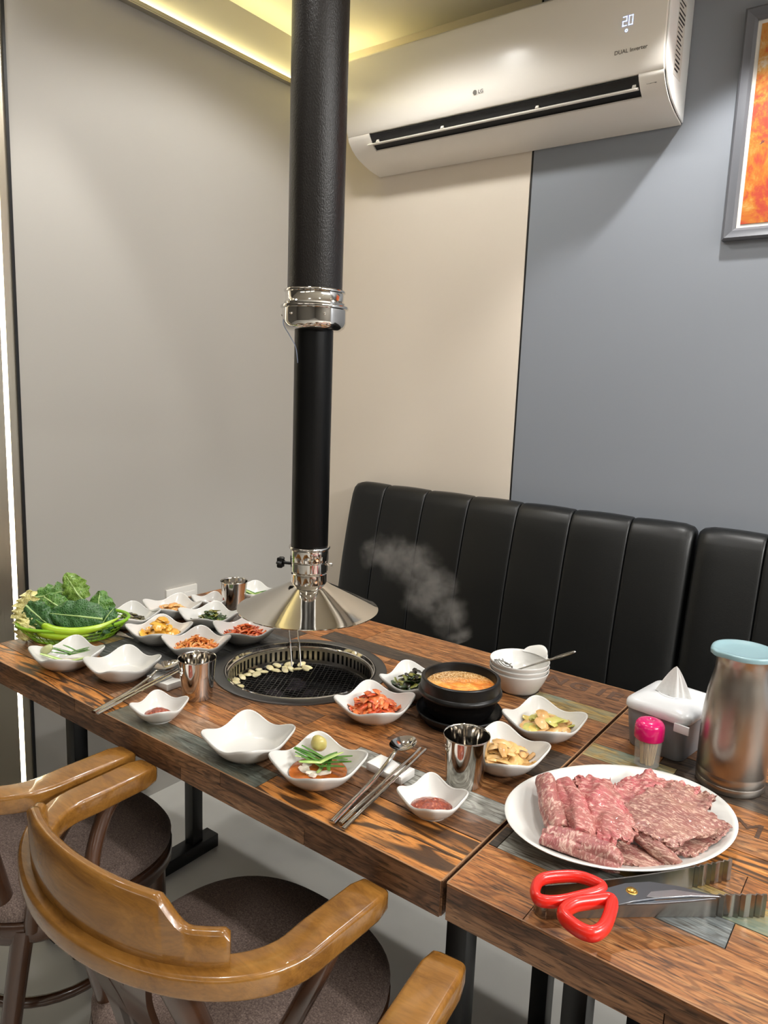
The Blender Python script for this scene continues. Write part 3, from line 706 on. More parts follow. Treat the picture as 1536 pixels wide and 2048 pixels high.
o = MB().tube([bd * .037, bd * .0435, bd * .0437, bd * .049], [.0022, .0022, .0040, .0036], 10).build('clamp_screw', m_steel, du); o.location = (0, 0, .987 - .889)
o = MB().tube([Vector(p) - Vector((DX, DY, .889)) for p in smoothpath([(-1.046, 1.066, 1.486), (-1.044, 1.061, 1.470), (-1.036, 1.070, 1.450), (-1.024, 1.075, 1.428), (-1.0195, 1.0762, 1.405), (-1.019, 1.0765, 1.397)], 6)], .0009, 6).build('tie_wire', M('wire_blue_grey', (150, 160, 185), .3, .6), du)

# ------------------------------------------------------------------ bentwood armchairs
def make_chair():
    t = thing('bentwood_armchair', 'x', 'chair')
    A, B_, Y0, ZT = .239, .150, -.110, .715
    def rail(ps): # ps in degrees, 0 = right side, 90 = back
        a = math.radians(ps); return Vector((A * math.cos(a), Y0 - B_ * math.sin(a), 0))
    path = [Vector((A + .002, .022 - .022 * k / 1.0 * 1.0, 0)) if False else Vector((A + .004 * (1 - k / 5), .022 - (.022 - Y0) * k / 6, 0)) for k in range(6)]
    path += [rail(p) for p in range(0, 181, 5)]
    path += [Vector((-p.x, p.y, 0)) for p in reversed(path[:6])]
    profs = []
    m = len(path)
    for i, p in enumerate(path):
        back = min(1.0, max(0, (-.10 - p.y) / .14)); wd = .051 - .014 * back; h = .034 - .005 * back
        e = min(i, m - 1 - i); k = 1.0 if e > 0 else .86
        r = .006; w2, h2 = wd / 2 * k, h / 2 * k; pr = []
        for cx, cz, a0 in ((w2 - r, h2 - r, 0), (-w2 + r, h2 - r, 90), (-w2 + r, -h2 + r, 180), (w2 - r, -h2 + r, 270)):
            for q in range(4):
                a = math.radians(a0 + 30 * q); pr.append((cx + r * math.cos(a), cz + r * math.sin(a)))
        profs.append(pr)
    # short rounded ends
    for e0, e1 in ((0, 1), (m - 1, m - 2)):
        pass
    first = path[0] + Vector((0, .006, 0)); last = path[-1] + Vector((0, .006, 0))
    small = [(a * .8, b * .7) for a, b in profs[0]]
    path2 = [first] + path + [last]; profs2 = [small] + profs + [small]
    path2[1] = path[0]; 
    MB().sweep([p + Vector((0, 0, ZT - .017)) for p in path2], profs2).build('arm_rail', m_chair, t, angle=55)
    # raised crest panel standing on the rail
    def top(u):
        a = abs(u)
        if a < .60: return .798 - .005 * (a / .6) ** 2
        if a < .78: k = (a - .60) / .18; return .793 - .036 * math.sin(k * PI / 2)
        if a < .955: return .757 - .002 * (a - .78)
        k = (a - .955) / .045; return .757 - .006 * k * k
    N = 64; v = []; f = []
    for i in range(N + 1):
        u = -1 + 2 * i / N; ps = 90 + u * 58; a = math.radians(ps); base = Vector(((A - .003) * math.cos(a), Y0 - (B_ - .003) * math.sin(a), 0)); out = Vector((math.cos(a) / A, -math.sin(a) / B_, 0)).normalized()
        z1 = top(u); z0 = ZT - .004
        def at(o, z): p = base + out * (o + (z - z0) * .03); return (p.x, p.y, z)
        th = .0105
        v += [at(th - .004, z0), at(th - .004, z1 - .005), at(th - .008, z1 - .001), at(0, z1), at(-th + .004, z1 - .001), at(-th, z1 - .005), at(-th, z0)]
    for i in range(N):
        for k in range(7): f.append((i * 7 + k, i * 7 + (k + 1) % 7, (i + 1) * 7 + (k + 1) % 7, (i + 1) * 7 + k))
    f.append(tuple(range(7))); f.append(tuple(reversed(range(N * 7, (N + 1) * 7))))
    MB().add(v, f).build('crest_panel', m_chair, t, angle=50)
    # seat pad and wooden seat ring
    def seat_out(a, g=0):
        n_ = 2.6; c_, s_ = math.cos(a), math.sin(a); r = (abs(c_) ** n_ + abs(s_) ** n_) ** (-1 / n_); wx = .213 + g - (.018 if s_ < 0 else 0) * (-s_ if s_ < 0 else 0); return (r * c_ * wx, .018 + r * s_ * (.208 + g))
    def loft(levels, name, mat, n=72, **kw):
        mb = MB(); v = []
        for g, z in levels: v += [(*seat_out(2 * PI * k / n, g), z) for k in range(n)]
        L = len(levels); f = [(j * n + k, j * n + (k + 1) % n, (j + 1) * n + (k + 1) % n, (j + 1) * n + k) for j in range(L - 1) for k in range(n)]
        f += [tuple(reversed(range(n))), tuple(range((L - 1) * n, L * n))]; return mb.add(v, f).build(name, mat, t, **kw)
    loft([(-.004, .428), (0, .432), (.001, .445), (-.006, .456), (-.022, .463), (-.07, .467), (-.15, .468)], 'seat', m_fabric, angle=60)
    loft([(-.012, .382), (-.004, .384), (.002, .392), (.002, .424), (-.002, .428), (-.012, .428)], 'seat_ring', m_chair_dark, angle=60)
    # legs, posts, braces, hoop
    for s_ in (-1, 1):
        MB().tube([(s_ * .150, .150, .40), (s_ * .153, .153, .2), (s_ * .158, .160, 0)], [.019, .017, .013], 14).build('leg', m_chair_dark, t)
        MB().tube(smoothpath([(s_ * .150, -.125, .41), (s_ * .158, -.150, .30), (s_ * .172, -.185, .15), (s_ * .185, -.225, .0)], 5), [.019 - .0003 * k for k in range(16)], 14).build('leg', m_chair_dark, t)
        MB().tube([(s_ * .112, -.133, .42), (s_ * .116, -.165, .56), (s_ * .122, -.216, .685)], [.0185, .019, .0195], 14).build('back_post', m_chair_dark, t)
        MB().tube(smoothpath([(s_ * .238, -.045, .684), (s_ * .237, -.068, .655), (s_ * .222, -.098, .60), (s_ * .196, -.115, .53), (s_ * .172, -.120, .45), (s_ * .165, -.120, .41)], 5), .0125, 12).build('arm_brace', m_chair_dark, t)
    for k, dx in enumerate((-1, 0, 1)):
        pts = smoothpath([(dx * .018, -.168, .45), (dx * .030, -.178, .52), (dx * .046, -.205, .60), (dx * .082, -.236 + abs(dx) * .012, .69)], 6); mm = len(pts)
        wds = [.012 + .014 * math.sin(PI * i / (mm - 1)) + .006 * i / (mm - 1) for i in range(mm)]
        mb = MB(); v = []; f = []
        for i, p in enumerate(pts):
            for sx, sy in ((-1, -1), (1, -1), (1, 1), (-1, 1)): v.append((p.x + sx * wds[i], p.y + sy * .0045 + abs(sx) * 0, p.z))
        for i in range(mm - 1):
            for q in range(4): f.append((i * 4 + q, i * 4 + (q + 1) % 4, (i + 1) * 4 + (q + 1) % 4, (i + 1) * 4 + q))
        f += [(0, 1, 2, 3), tuple(reversed(range((mm - 1) * 4, mm * 4)))]
        mb.add(v, f).build('back_splat', m_chair_dark, t, angle=50)
    MB().tube([(.150 * math.cos(2 * PI * k / 40), .012 + .150 * math.sin(2 * PI * k / 40), .215) for k in range(40)], .010, 10, closed=True).build('hoop_stretcher', m_chair_dark, t)
    return t
ch = make_chair()
for i, (cx, cy, rz, lab) in enumerate(((-.754, .682, 0, 'bentwood armchair nearest the camera, its curved back fully in view'),
                                       (-1.306, .680, 1.5, 'bentwood armchair furthest to the left, cut by the left edge'),
                                       (-.126, .660, 5.5, 'bentwood armchair at the bottom edge, only one wooden arm showing'))):
    o = ch if i == 0 else copy_tree(ch)
    o.location = (cx, cy, 0); o.rotation_euler = (0, 0, math.radians(rz)); tag(o, lab, 'chair', 'bentwood armchairs along the table')

# ------------------------------------------------------------------ square wavy dishes
def dish_mesh(a=.0600, n_=5.6, hc=.0425, hm=.0285, rb=.038, th=.0032, N=96):
    def rim(ph):
        c_, s_ = abs(math.cos(ph)), abs(math.sin(ph)); r = a * (c_ ** n_ + s_ ** n_) ** (-1 / n_)
        return r
    def hh(ph):
        k = (1 - math.cos(4 * ph)) / 2; return hm + (hc - hm) * k ** 1.15
    levels = []
    def ring(s, dz=0, dr=0, out=False):
        v = []
        for k in range(N):
            ph = 2 * PI * k / N; R_ = rim(ph); sm = s * s * (3 - 2 * s) if False else s; r = rb * (1 - s) + R_ * s; H = hh(ph)
            z = .0065 + (H - .0065) * (s ** 1.55); v.append(((r + dr) * math.cos(ph), (r + dr) * math.sin(ph), z + dz))
        return v
    rings = []
    rings.append([(0.0001 * math.cos(2 * PI * k / N), 0.0001 * math.sin(2 * PI * k / N), .0058) for k in range(N)])
    rings.append([(rb * .55 * math.cos(2 * PI * k / N), rb * .55 * math.sin(2 * PI * k / N), .0058) for k in range(N)])
    for s in (0, .08, .18, .3, .45, .6, .75, .88, .96): rings.append(ring(s, 0, 0))
    rings.append(ring(1.0, -.0008, -.0006)); rings.append(ring(1.0, .0, .0008)); rings.append(ring(1.0, -.0015, .0022))
    for s in (.96, .85, .7, .5, .3, .12): rings.append(ring(s, -th * .9, .0026))
    rings.append([(rb * 1.02 * math.cos(2 * PI * k / N), rb * 1.02 * math.sin(2 * PI * k / N), .0035) for k in range(N)])
    rings.append([(rb * .98 * math.cos(2 * PI * k / N), rb * .98 * math.sin(2 * PI * k / N), 0) for k in range(N)])
    rings.append([(rb * .88 * math.cos(2 * PI * k / N), rb * .88 * math.sin(2 * PI * k / N), 0) for k in range(N)])
    rings.append([(rb * .84 * math.cos(2 * PI * k / N), rb * .84 * math.sin(2 * PI * k / N), .0022) for k in range(N)])
    mb = MB(); v = [p for r in rings for p in r]; L = len(rings)
    f = [(j * N + k, j * N + (k + 1) % N, (j + 1) * N + (k + 1) % N, (j + 1) * N + k) for j in range(L - 1) for k in range(N)]
    f.append(tuple(range((L - 1) * N, L * N))); f.append(tuple(reversed(range(N))))
    return mb.add(v, f).mesh('square_dish', m_porcelain, angle=70)
dm_big = dish_mesh(); dm_small = dish_mesh(a=.0400, hc=.0345, hm=.0245, rb=.0245, th=.0028)
TZ = .7503
DISH = [('B1', dm_big, -1.408, .800, 0, 'white square dish of leek and pickles in front of the lettuce basket'),
        ('B2', dm_big, -1.272, .842, 3, 'empty white square dish beside the left steel cup and spoon'),
        ('B3', dm_small, -1.056, .772, 15, 'small white dish of red paste in front of the left steel cup'),
        ('B4', dm_big, -.841, .788, 4, 'empty white square dish at the table front, below the grill'),
        ('B5', dm_big, -.700, .802, -3, 'white square dish of leek in soy sauce with a garlic clove'),
        ('B6', dm_small, -.514, .840, -10, 'small white dish of red paste beside the front chopsticks'),
        ('B7', dm_big, -.768, 1.034, 2, 'white square dish of red kimchi right of the grill'),
        ('B8', dm_big, -.772, 1.176, 6, 'white square dish of dark greens half hidden behind the stew pot'),
        ('B9', dm_big, -.499, 1.028, -12, 'white square dish of fried fishcake strips behind the front steel cup'),
        ('B10', dm_big, -.495, 1.178, -9, 'white square dish of yellow vegetable slices near the bowl stack'),
        ('B11', dm_big, -1.540, 1.040, 3, 'white square dish of grey green seaweed touching the lettuce basket'),
        ('B12', dm_big, -1.527, 1.160, -8, 'white square dish of pale fried strips below the wall socket'),
        ('B13', dm_big, -1.401, 1.174, -10, 'white square dish of dressed green leaves in the left group'),
        ('B14', dm_big, -1.397, 1.024, 5, 'white square dish of yellow pickled radish'),
        ('B15', dm_big, -1.266, 1.026, -2, 'white square dish of orange shredded salad left of the grill'),
        ('B16', dm_big, -1.255, 1.160, -14, 'white square dish of red spicy strips against the hood edge'),
        ('B17', dm_small, -1.512, 1.272, -12, 'small white dish of red paste at the back beside the rear cup'),
        ('B18', dm_big, -1.478, 1.395, -5, 'white square dish of leek at the back corner, partly behind hood')]
DC = {}
for k, me, x, y, rz, lab in DISH:
    o = bpy.data.objects.new('square_dish', me); C.objects.link(o); o.location = (x, y, TZ); o.rotation_euler = (0, 0, math.radians(rz)); DC[k] = (x, y)
    tag(o, lab, 'dish', 'white square side dishes')

# ------------------------------------------------------------------ food in the dishes
def fm(name, c, rough=.35, c2=None, sss=.1): return M(name, c, rough, coat=.2, sss=sss, var=(c2, 90, (1, 1, 1), 3) if c2 else None)
def pile(name, label, cat, cx, cy, R, H, n, ln, wd, th, mats, seed, z0=.0068, bend=.5, tilt=.35, sx=1.0, rot=0.0, kind='stuff', domeexp=1.3):
    rnd = random.Random(seed); mb = MB(); ca, sa = math.cos(rot), math.sin(rot)
    # a solid heart so that nothing floats
    def fn(u, v):
        a = 2 * PI * u; r = R * .93 * (1 - v) + 1e-4 * v; k = r / R; h = H * .62 * (1 - k ** domeexp) + .002 * mnoise.noise(Vector((math.cos(a) * 2 * k * 3, math.sin(a) * 3 * k, seed)))
        x, y = r * math.cos(a) * sx, r * math.sin(a); return (x * ca - y * sa, x * sa + y * ca, z0 + max(h, 0) + (0 if v > .02 else -.001))
    mb.grid(fn, 24, 7, wrap=True, mi=0)
    for i in range(n):
        rr = R * math.sqrt(rnd.random()); a = rnd.uniform(0, 2 * PI); k = rr / R; h = H * (1 - k ** domeexp) * rnd.uniform(.62, 1.02) + th
        x, y = rr * math.cos(a) * sx * .92, rr * math.sin(a) * .92; x, y = x * ca - y * sa, x * sa + y * ca
        L = ln * rnd.uniform(.6, 1.25); wv = wd * rnd.uniform(.7, 1.25); d = rnd.uniform(0, 2 * PI); ti = rnd.uniform(-tilt, tilt) - .25 * k * math.cos(d - a); b = rnd.uniform(-bend, bend)
        pts = []
        for q in range(5):
            s_ = q / 4 - .5; dd = d + b * s_ * 2; zz = s_ * math.sin(ti) * L - (abs(s_) * 2) ** 2 * L * .12
            qx, qy = x + math.cos(dd) * s_ * L, y + math.sin(dd) * s_ * L; rr_ = math.hypot(qx, qy)
            if rr_ > .0495: qx, qy = qx * .0495 / rr_, qy * .0495 / rr_; rr_ = .0495
            wall = z0 + max(0, (min(rr_, .06) - .036) / .022) ** 1.5 * .022
            pts.append((qx, qy, max(wall + th * .8, z0 + h + zz)))
        mb.tube(pts, [wv * .55, wv, wv * 1.05, wv * .95, wv * .5], 6, flat=th / wv, mi=rnd.randrange(len(mats)))
    o = mb.build(name, mats, angle=60); o.location = (cx, cy, TZ); tag(o, label, cat, kind=kind); return o
k1, k2, k3 = fm('kimchi_red', (206, 88, 42), .3, (226, 128, 72)), fm('kimchi_orange', (228, 148, 92), .3, (214, 104, 56)), fm('kimchi_deep', (176, 58, 28), .3, (208, 90, 48))
pile('kimchi', 'heap of red cabbage kimchi right of the grill', 'kimchi', DC['B7'][0] - .004, DC['B7'][1] + .006, 0.042, 0.042, 80, .030, .0062, .0022, [k1, k2, k3], 1, bend=1.2)
pile('spicy_strips', 'heap of deep red spicy strips beside the hood', 'side dish', DC['B16'][0] - .003, DC['B16'][1] + .004, 0.046, 0.03, 120, .026, .0030, .0024, [k3, k1, fm('spicy_brown', (150, 60, 26), .3, (206, 106, 50))], 2, bend=.9)
o1, o2, o3 = fm('carrot_orange', (224, 128, 48), .35, (236, 160, 84)), fm('radish_pale', (236, 190, 120), .35, (228, 150, 74)), fm('sprout_orange', (206, 98, 36), .35, (224, 140, 64))
pile('shredded_salad', 'heap of orange shredded salad left of the grill', 'side dish', DC['B15'][0] - .002, DC['B15'][1] + .002, 0.046, 0.034, 140, .034, .0019, .0017, [o1, o2, o3], 3, bend=1.1, tilt=.5)
y1_, y2_ = fm('radish_yellow', (226, 164, 48), .25, (238, 190, 84), .2), fm('radish_amber', (214, 148, 48), .25, (232, 178, 80), .2)
pile('pickled_radish', 'heap of yellow pickled radish slices', 'side dish', DC['B14'][0] - .004, DC['B14'][1] + .008, 0.038, 0.042, 22, .034, .0125, .0042, [y1_, y2_], 4, bend=.3, tilt=.3)
g1, g2, g3, g4 = fm('leaf_green', (62, 96, 34), .35, (92, 126, 52)), fm('leaf_dark', (30, 46, 20), .35, (54, 76, 32)), fm('leaf_olive', (104, 112, 46), .35, (146, 140, 70)), fm('leaf_black', (26, 24, 16), .4, (50, 44, 26))
pile('dressed_greens', 'heap of dressed green leaves in the left group', 'side dish', DC['B13'][0] + .004, DC['B13'][1] + .004, 0.043, 0.036, 90, .026, .0042, .0014, [g1, g2, g2, g3], 5, bend=1.0, tilt=.5)
pile('dark_greens', 'heap of dark seasoned greens behind the kimchi', 'side dish', DC['B8'][0] - .004, DC['B8'][1] + .006, 0.044, 0.038, 90, .028, .0050, .0018, [g2, g4, g3, g4], 6, bend=1.0, tilt=.5)
s1, s2 = fm('seaweed_grey', (96, 92, 58), .5, (140, 130, 96)), fm('seaweed_dark', (62, 58, 38), .5, (100, 92, 62))
pile('seaweed_salad', 'heap of grey green seaweed beside the lettuce basket', 'side dish', DC['B11'][0] + .004, DC['B11'][1], 0.042, 0.028, 90, .018, .0034, .0018, [s1, s2, g4], 7, bend=1.0)
p1, p2, p3 = fm('strip_tan', (206, 160, 92), .4, (226, 186, 122)), fm('strip_golden', (188, 138, 74), .4, (216, 172, 108)), fm('strip_pale', (222, 182, 126), .4, (204, 156, 94))
pile('fried_strips', 'heap of pale fried strips below the wall socket', 'side dish', DC['B12'][0] + .002, DC['B12'][1], 0.043, 0.03, 44, .032, .0058, .0026, [p1, p3, fm('strip_orange', (214, 140, 70), .4, (230, 170, 100))], 8)
pile('fishcake_strips', 'heap of brown fishcake strips behind the front cup', 'side dish', DC['B9'][0] + .002, DC['B9'][1] + .004, 0.046, 0.034, 56, .034, .0068, .0024, [p1, p2, p3], 9, tilt=.25, bend=.3)
pile('vegetable_slices', 'heap of yellow vegetable and fishcake slices near the bowl stack', 'side dish', DC['B10'][0] + .002, DC['B10'][1] + .004, 0.044, 0.032, 34, .034, .0105, .0028, [p3, fm('zucchini_yellow', (222, 186, 90), .4, (196, 176, 84)), p2, fm('zucchini_green', (172, 176, 88), .4, (206, 190, 104))], 10, tilt=.35, bend=.3)
m_paste = NT('chilli_paste'); _v = coords(m_paste, (1, 1, 1)); _f = noise(m_paste, _v, 230, 4, .6)
m_paste.l(ramp(m_paste, [(.3, (96, 30, 14)), (.55, (140, 52, 26)), (.72, (206, 130, 86))], _f), m_paste.b.inputs['Base Color']); m_paste.b.inputs['Roughness'].default_value = .28; m_paste.b.inputs['Coat Weight'].default_value = .4; bump(m_paste, _f, .6, .002); m_paste = m_paste.m
def paste(k, lab, r, rot=0.0, dx=0, dy=0, seed=0):
    mb = MB()
    def fn(u, v):
        a = 2 * PI * u; rr = r * (1 - v) * (1 + .10 * mnoise.noise(Vector((math.cos(a) * 1.5, math.sin(a) * 1.5, seed)))); z = .0062 + .0125 * (1 - (1 - v) ** 2.2) + .0016 * mnoise.noise(Vector((rr * 120 * math.cos(a), rr * 120 * math.sin(a), seed + 3))) * (1 if v > .05 else 0)
        x, y = rr * math.cos(a) * 1.15, rr * math.sin(a) * .85; return (x * math.cos(rot) - y * math.sin(rot), x * math.sin(rot) + y * math.cos(rot), z)
    o = mb.grid(fn, 40, 12, wrap=True).build('chilli_paste', m_paste, angle=70); o.location = (DC[k][0] + dx, DC[k][1] + dy, TZ); tag(o, lab, 'sauce', kind='stuff')
paste('B6', 'red chilli paste in the small dish beside the front chopsticks', .0300, .55, seed=1)
paste('B3', 'red chilli paste in the small dish before the left cup', .0235, .55, -.002, .0, 2)
paste('B17', 'red chilli paste in the small dish beside the rear cup', .024, .5, 0, 0, 3)
# leek salads: each stalk bundle is uncountable, the whites are in it
lk1, lk2, lk3 = fm('leek_green', (58, 104, 34), .3, (92, 140, 52)), fm('leek_light', (150, 184, 92), .3, (190, 206, 130)), fm('leek_white', (226, 220, 200), .3, (206, 186, 176))
def leek(k, lab, seed, specs, dx=0, dy=0):
    """specs: (angle deg, length, offset across, z, width, material)"""
    rnd = random.Random(seed); mb = MB()
    for an, L, off, z, wv, mi in specs:
        a = math.radians(an); d = Vector((math.cos(a), math.sin(a), 0)); n_ = Vector((-d.y, d.x, 0)); pts = []
        for q in range(7):
            s_ = q / 6 - .5; pts.append(d * s_ * L + n_ * (off + .004 * math.sin(s_ * 3 + seed)) + Vector((0, 0, max(.010, z + .012 * abs(s_) * 2 * (L / .07) - .004))))
        mb.tube(pts, [wv * .6, wv, wv, wv, wv, wv, wv * .5], 6, flat=.55, mi=mi)
    o = mb.build('leek_salad', [lk1, lk2, lk3], angle=60); o.location = (DC[k][0] + dx, DC[k][1] + dy, TZ); o.scale = (1.28, 1.28, 1.15); tag(o, lab, 'salad', kind='stuff')
leek('B5', 'cut leek stalks lying in soy sauce', 1, [(12, .078, .004, .022, .0026, 0), (20, .074, .010, .024, .0024, 0), (6, .07, -.002, .020, .0022, 0), (60, .056, -.003, .026, .0030, 1), (62, .050, .004, .024, .0024, 0), (118, .042, -.014, .022, .0024, 0), (100, .030, -.004, .016, .0026, 1),
     (30, .030, -.012, .014, .0050, 2), (150, .028, .012, .014, .0046, 2), (80, .022, .018, .014, .0056, 2), (-20, .03, -.018, .013, .0048, 2), (45, .06, .014, .020, .0020, 1), (5, .066, .008, .026, .0020, 0)], .0, .004)
leek('B1', 'cut leek stalks and pickles before the basket', 2, [(40, .062, .006, .022, .0022, 0), (52, .058, .010, .024, .0022, 0), (30, .060, .002, .024, .0020, 0), (62, .056, .004, .022, .0020, 0), (20, .05, .012, .026, .0020, 0), (45, .052, .014, .02, .0022, 0), (36, .085, -.016, .016, .0036, 1), (30, .030, -.010, .012, .0055, 2), (55, .026, .0, .012, .005, 2), (80, .02, -.016, .012, .0056, 2)], .004, .004)
leek('B18', 'cut leek stalks in the back corner dish', 3, [(30, .06, .002, .018, .0026, 0), (38, .06, .010, .020, .0026, 0), (25, .055, -.008, .016, .0030, 1), (45, .05, .016, .020, .0026, 0), (30, .05, -.014, .013, .003, 1), (35, .055, .006, .024, .0024, 0), (28, .05, -.003, .024, .0026, 1)], .006, 0)
# soy sauce pool
m_soy = M('soy_sauce', (150, 72, 22), .08, var=((190, 104, 40), 50, (1, 1, 1), 3), coat=.6)
o = MB().lathe([(.0001, .0130), (.030, .0130), (.0450, .0130), (.0420, .0095), (.0001, .0085)], 48).build('soy_sauce', m_soy); o.location = (DC['B5'][0], DC['B5'][1], TZ); tag(o, 'pool of brown soy dressing under the leek stalks', 'sauce', kind='stuff')
m_pickle = M('pickled_garlic', (206, 194, 124), .3, sss=.2, var=((188, 172, 96), 40, (1, 1, 1), 3))
o = lump(.0135, 77, (1, .95, 1.05), .12, 20, 14).build('garlic_clove', m_pickle); o.location = (DC['B5'][0] - .030, DC['B5'][1] + .034, TZ + .036); o.rotation_euler = (.6, .3, .4)
tag(o, 'whole pale garlic clove on the rim of the soy leek dish', 'garlic')
o = lump(.0125, 79, (1.3, .9, .7), .12, 20, 14).build('pickled_onion', M('pickle_green', (176, 180, 128), .3, sss=.2)); o.location = (DC['B1'][0] - .044, DC['B1'][1] - .020, TZ + .030); o.rotation_euler = (.5, -.5, .4)
tag(o, 'pale green pickle chunk in the dish before the basket', 'pickle')

# ------------------------------------------------------------------ steel cups, cutlery
cup_prof = [(.0285, .0), (.0292, .0012), (.0300, .012), (.0335, .055), (.0362, .0765), (.0366, .0785), (.0362, .0795), (.0354, .0788), (.0350, .0765), (.0325, .055), (.0290, .012), (.0280, .004), (.0001, .0035)]
cup_me = MB().lathe([(.0001, .0008), (.0275, .0008)] + cup_prof, 64).mesh('steel_cup', m_steel, angle=70)
for x, y, lab in ((-.521, .945, 'polished steel cup at the front beside the fishcake dish'), (-1.083, .879, 'polished steel cup left of the grill, beside a spoon'), (-1.462, 1.312, 'polished steel cup at the back near the wall socket')):
    o = bpy.data.objects.new('steel_cup', cup_me); C.objects.link(o); o.location = (x, y, TZ); tag(o, lab, 'cup', 'polished steel cups')
def spoon(label, head, tail, zrest):
    """head centre and tail end on the table plane"""
    t = thing('steel_spoon', label, 'spoon', (tail[0], tail[1], TZ), group='steel spoons')
    d = Vector((head[0] - tail[0], head[1] - tail[1], 0)); L = d.length; d.normalize(); n_ = Vector((-d.y, d.x, 0))
    def P3(s, o_, z): p = d * s + n_ * o_; return (p.x, p.y, z)
    mb = MB(); hs = L; a, b = .031, .0205
    zh = zrest + .004
    def fn(u, v):
        an = 2 * PI * u; rr = v; s = a * rr * math.cos(an); o_ = b * rr * math.sin(an) * (1 - .12 * math.cos(an)); return P3(hs + s, o_, zh + .0105 * rr * rr - .006 * (1 - rr) * 0 + .004 * (s / a) * -.3)
    def fn2(u, v):
        p = fn(u, 1 - v); return (p[0], p[1], p[2] - .0011 * (v if v < .5 else 1) - .0003)
    mb.grid(lambda u, v: fn(u, max(.001, v)), 36, 9, wrap=True); mb.grid(lambda u, v: fn2(u, min(.999, v)), 36, 9, wrap=True)
    # rim closing strip
    v = []
    for k in range(36): v.append(fn(k / 36, 1)); v.append(fn2(k / 36, 0))
    mb.add(v, [(2 * k, (2 * k + 2) % 72, (2 * k + 3) % 72, 2 * k + 1) for k in range(36)])
    mb.build('bowl', m_steel, t, angle=60)
    pts = [P3(s, 0, z) for s, z in ((0, .0032), (L * .25, .0060), (L * .5, zrest * .75), (L * .72, zrest + .004), (L - a - .004, zrest + .0115), (L - a + .003, zrest + .0125))]
    pts = smoothpath(pts, 4); m_ = len(pts)
    MB().tube(pts, [.0052 - .0020 * (i / (m_ - 1)) for i in range(m_)], 10, flat=.52).build('handle', m_steel, t)
    return t
spoon('steel spoon resting on the white block at the table front', (-.638, .944), (-.604, .724), .012)
spoon('steel spoon on the left behind the steel cup', (-1.206, .902), (-1.160, .706), .012)
def stick(label, a, b, za, zb):
    t = thing('steel_chopstick', label, 'chopstick', (*a, TZ), group='steel chopsticks')
    p = Vector((b[0] - a[0], b[1] - a[1], 0)); L = p.length
    pts = [p * k / 6 + Vector((0, 0, za + (zb - za) * k / 6)) for k in range(7)]
    MB().tube(pts[:4], [.0036, .0036, .0034, .0031], 10, flat=.6).build('handle', m_steel, t); MB().tube(pts[3:], [.0031, .0029, .0027, .0024], 10, flat=.7).build('shaft', m_steel, t)
stick('front steel chopstick lying nearest the spoon', (-.594, .730), (-.616, .962), .003, .0175)
stick('front steel chopstick lying nearest the red paste dish', (-.582, .722), (-.607, .964), .003, .0175)
stick('left steel chopstick lying nearest the spoon', (-1.160, .712), (-1.190, .915), .003, .0175)
stick('left steel chopstick lying nearest the red paste dish', (-1.150, .708), (-1.179, .914), .003, .0175)
m_rest = M('marble_white', (236, 233, 228), .2, coat=.3)
def rest(label, cx, cy, rz):
    mb = MB(); w, dp, h = .070, .036, .0135; v = []; N = 13
    for i in range(N):
        x = -w / 2 + w * i / (N - 1); z = h - .0035 * math.exp(-((x - .006) / .012) ** 2)
        v += [(x, -dp / 2, 0), (x, dp / 2, 0), (x, dp / 2, z), (x, -dp / 2, z)]
    f = [(i * 4 + q, i * 4 + (q + 1) % 4, (i + 1) * 4 + (q + 1) % 4, (i + 1) * 4 + q) for i in range(N - 1) for q in range(4)] + [(0, 1, 2, 3), tuple(reversed(range((N - 1) * 4, N * 4)))]
    o = mb.add(v, f).build('spoon_rest', m_rest, bevel=.0012); o.location = (cx, cy, TZ); o.rotation_euler = (0, 0, math.radians(rz)); tag(o, label, 'spoon rest', 'white spoon rests')
rest('white block spoon rest under the front spoon', -.624, .889, -2); rest('white block spoon rest on the left, behind the cup', -1.178, .874, -2)

# ------------------------------------------------------------------ stone pot with stew
PX, PY = -.643, 1.130
t = pot = thing('stone_pot', 'black stoneware pot of stew on a ridged black stand', 'pot', (PX, PY, TZ + .012))
MB().lathe([(.0001, .0), (.052, .0), (.060, .008), (.0675, .026), (.0715, .040), (.0760, .0425), (.0778, .0460), (.0765, .0500), (.0735, .0525), (.0738, .062), (.0728, .0720), (.0700, .0738), (.0665, .0728), (.0650, .067), (.0630, .05), (.058, .020), (.0001, .014)], 72).build('pot_body', m_stone, pot, angle=50)
t = st = thing('pot_stand', 'black ridged plastic stand under the stone pot', 'stand', (PX, PY, TZ))
MB().lathe([(.0001, .002), (.060, .002), (.0735, .010), (.0790, .019), (.0805, .022), (.0790, .024), (.0765, .021), (.0715, .0125), (.060, .0115), (.0001, .0115)][::-1], 72).build('tray', m_rubber, st, angle=60)
MB().lathe([(.056, 0), (.066, 0), (.066, .0045), (.056, .004)], 64, closed=True).build('base_ring', m_rubber, st)
for k in range(4): 
    rr = .0705 + k * .0024; MB().tube([(rr * math.cos(math.radians(a)), rr * math.sin(math.radians(a)), .0085 + .0042 * k) for a in range(205, 262, 3)], .0010, 6).build('ridge', m_rubber, st)
nt = NT('stew'); v = coords(nt, (1, 1, 1), False); f = noise(nt, v, 42, 6, .65, .8); c = ramp(nt, [(.30, (196, 92, 20)), (.48, (228, 138, 46)), (.62, (238, 172, 84)), (.75, (240, 205, 150))], f)
vo = nt.n('ShaderNodeTexVoronoi'); vo.inputs['Scale'].default_value = 330; nt.l(v, vo.inputs['Vector'])
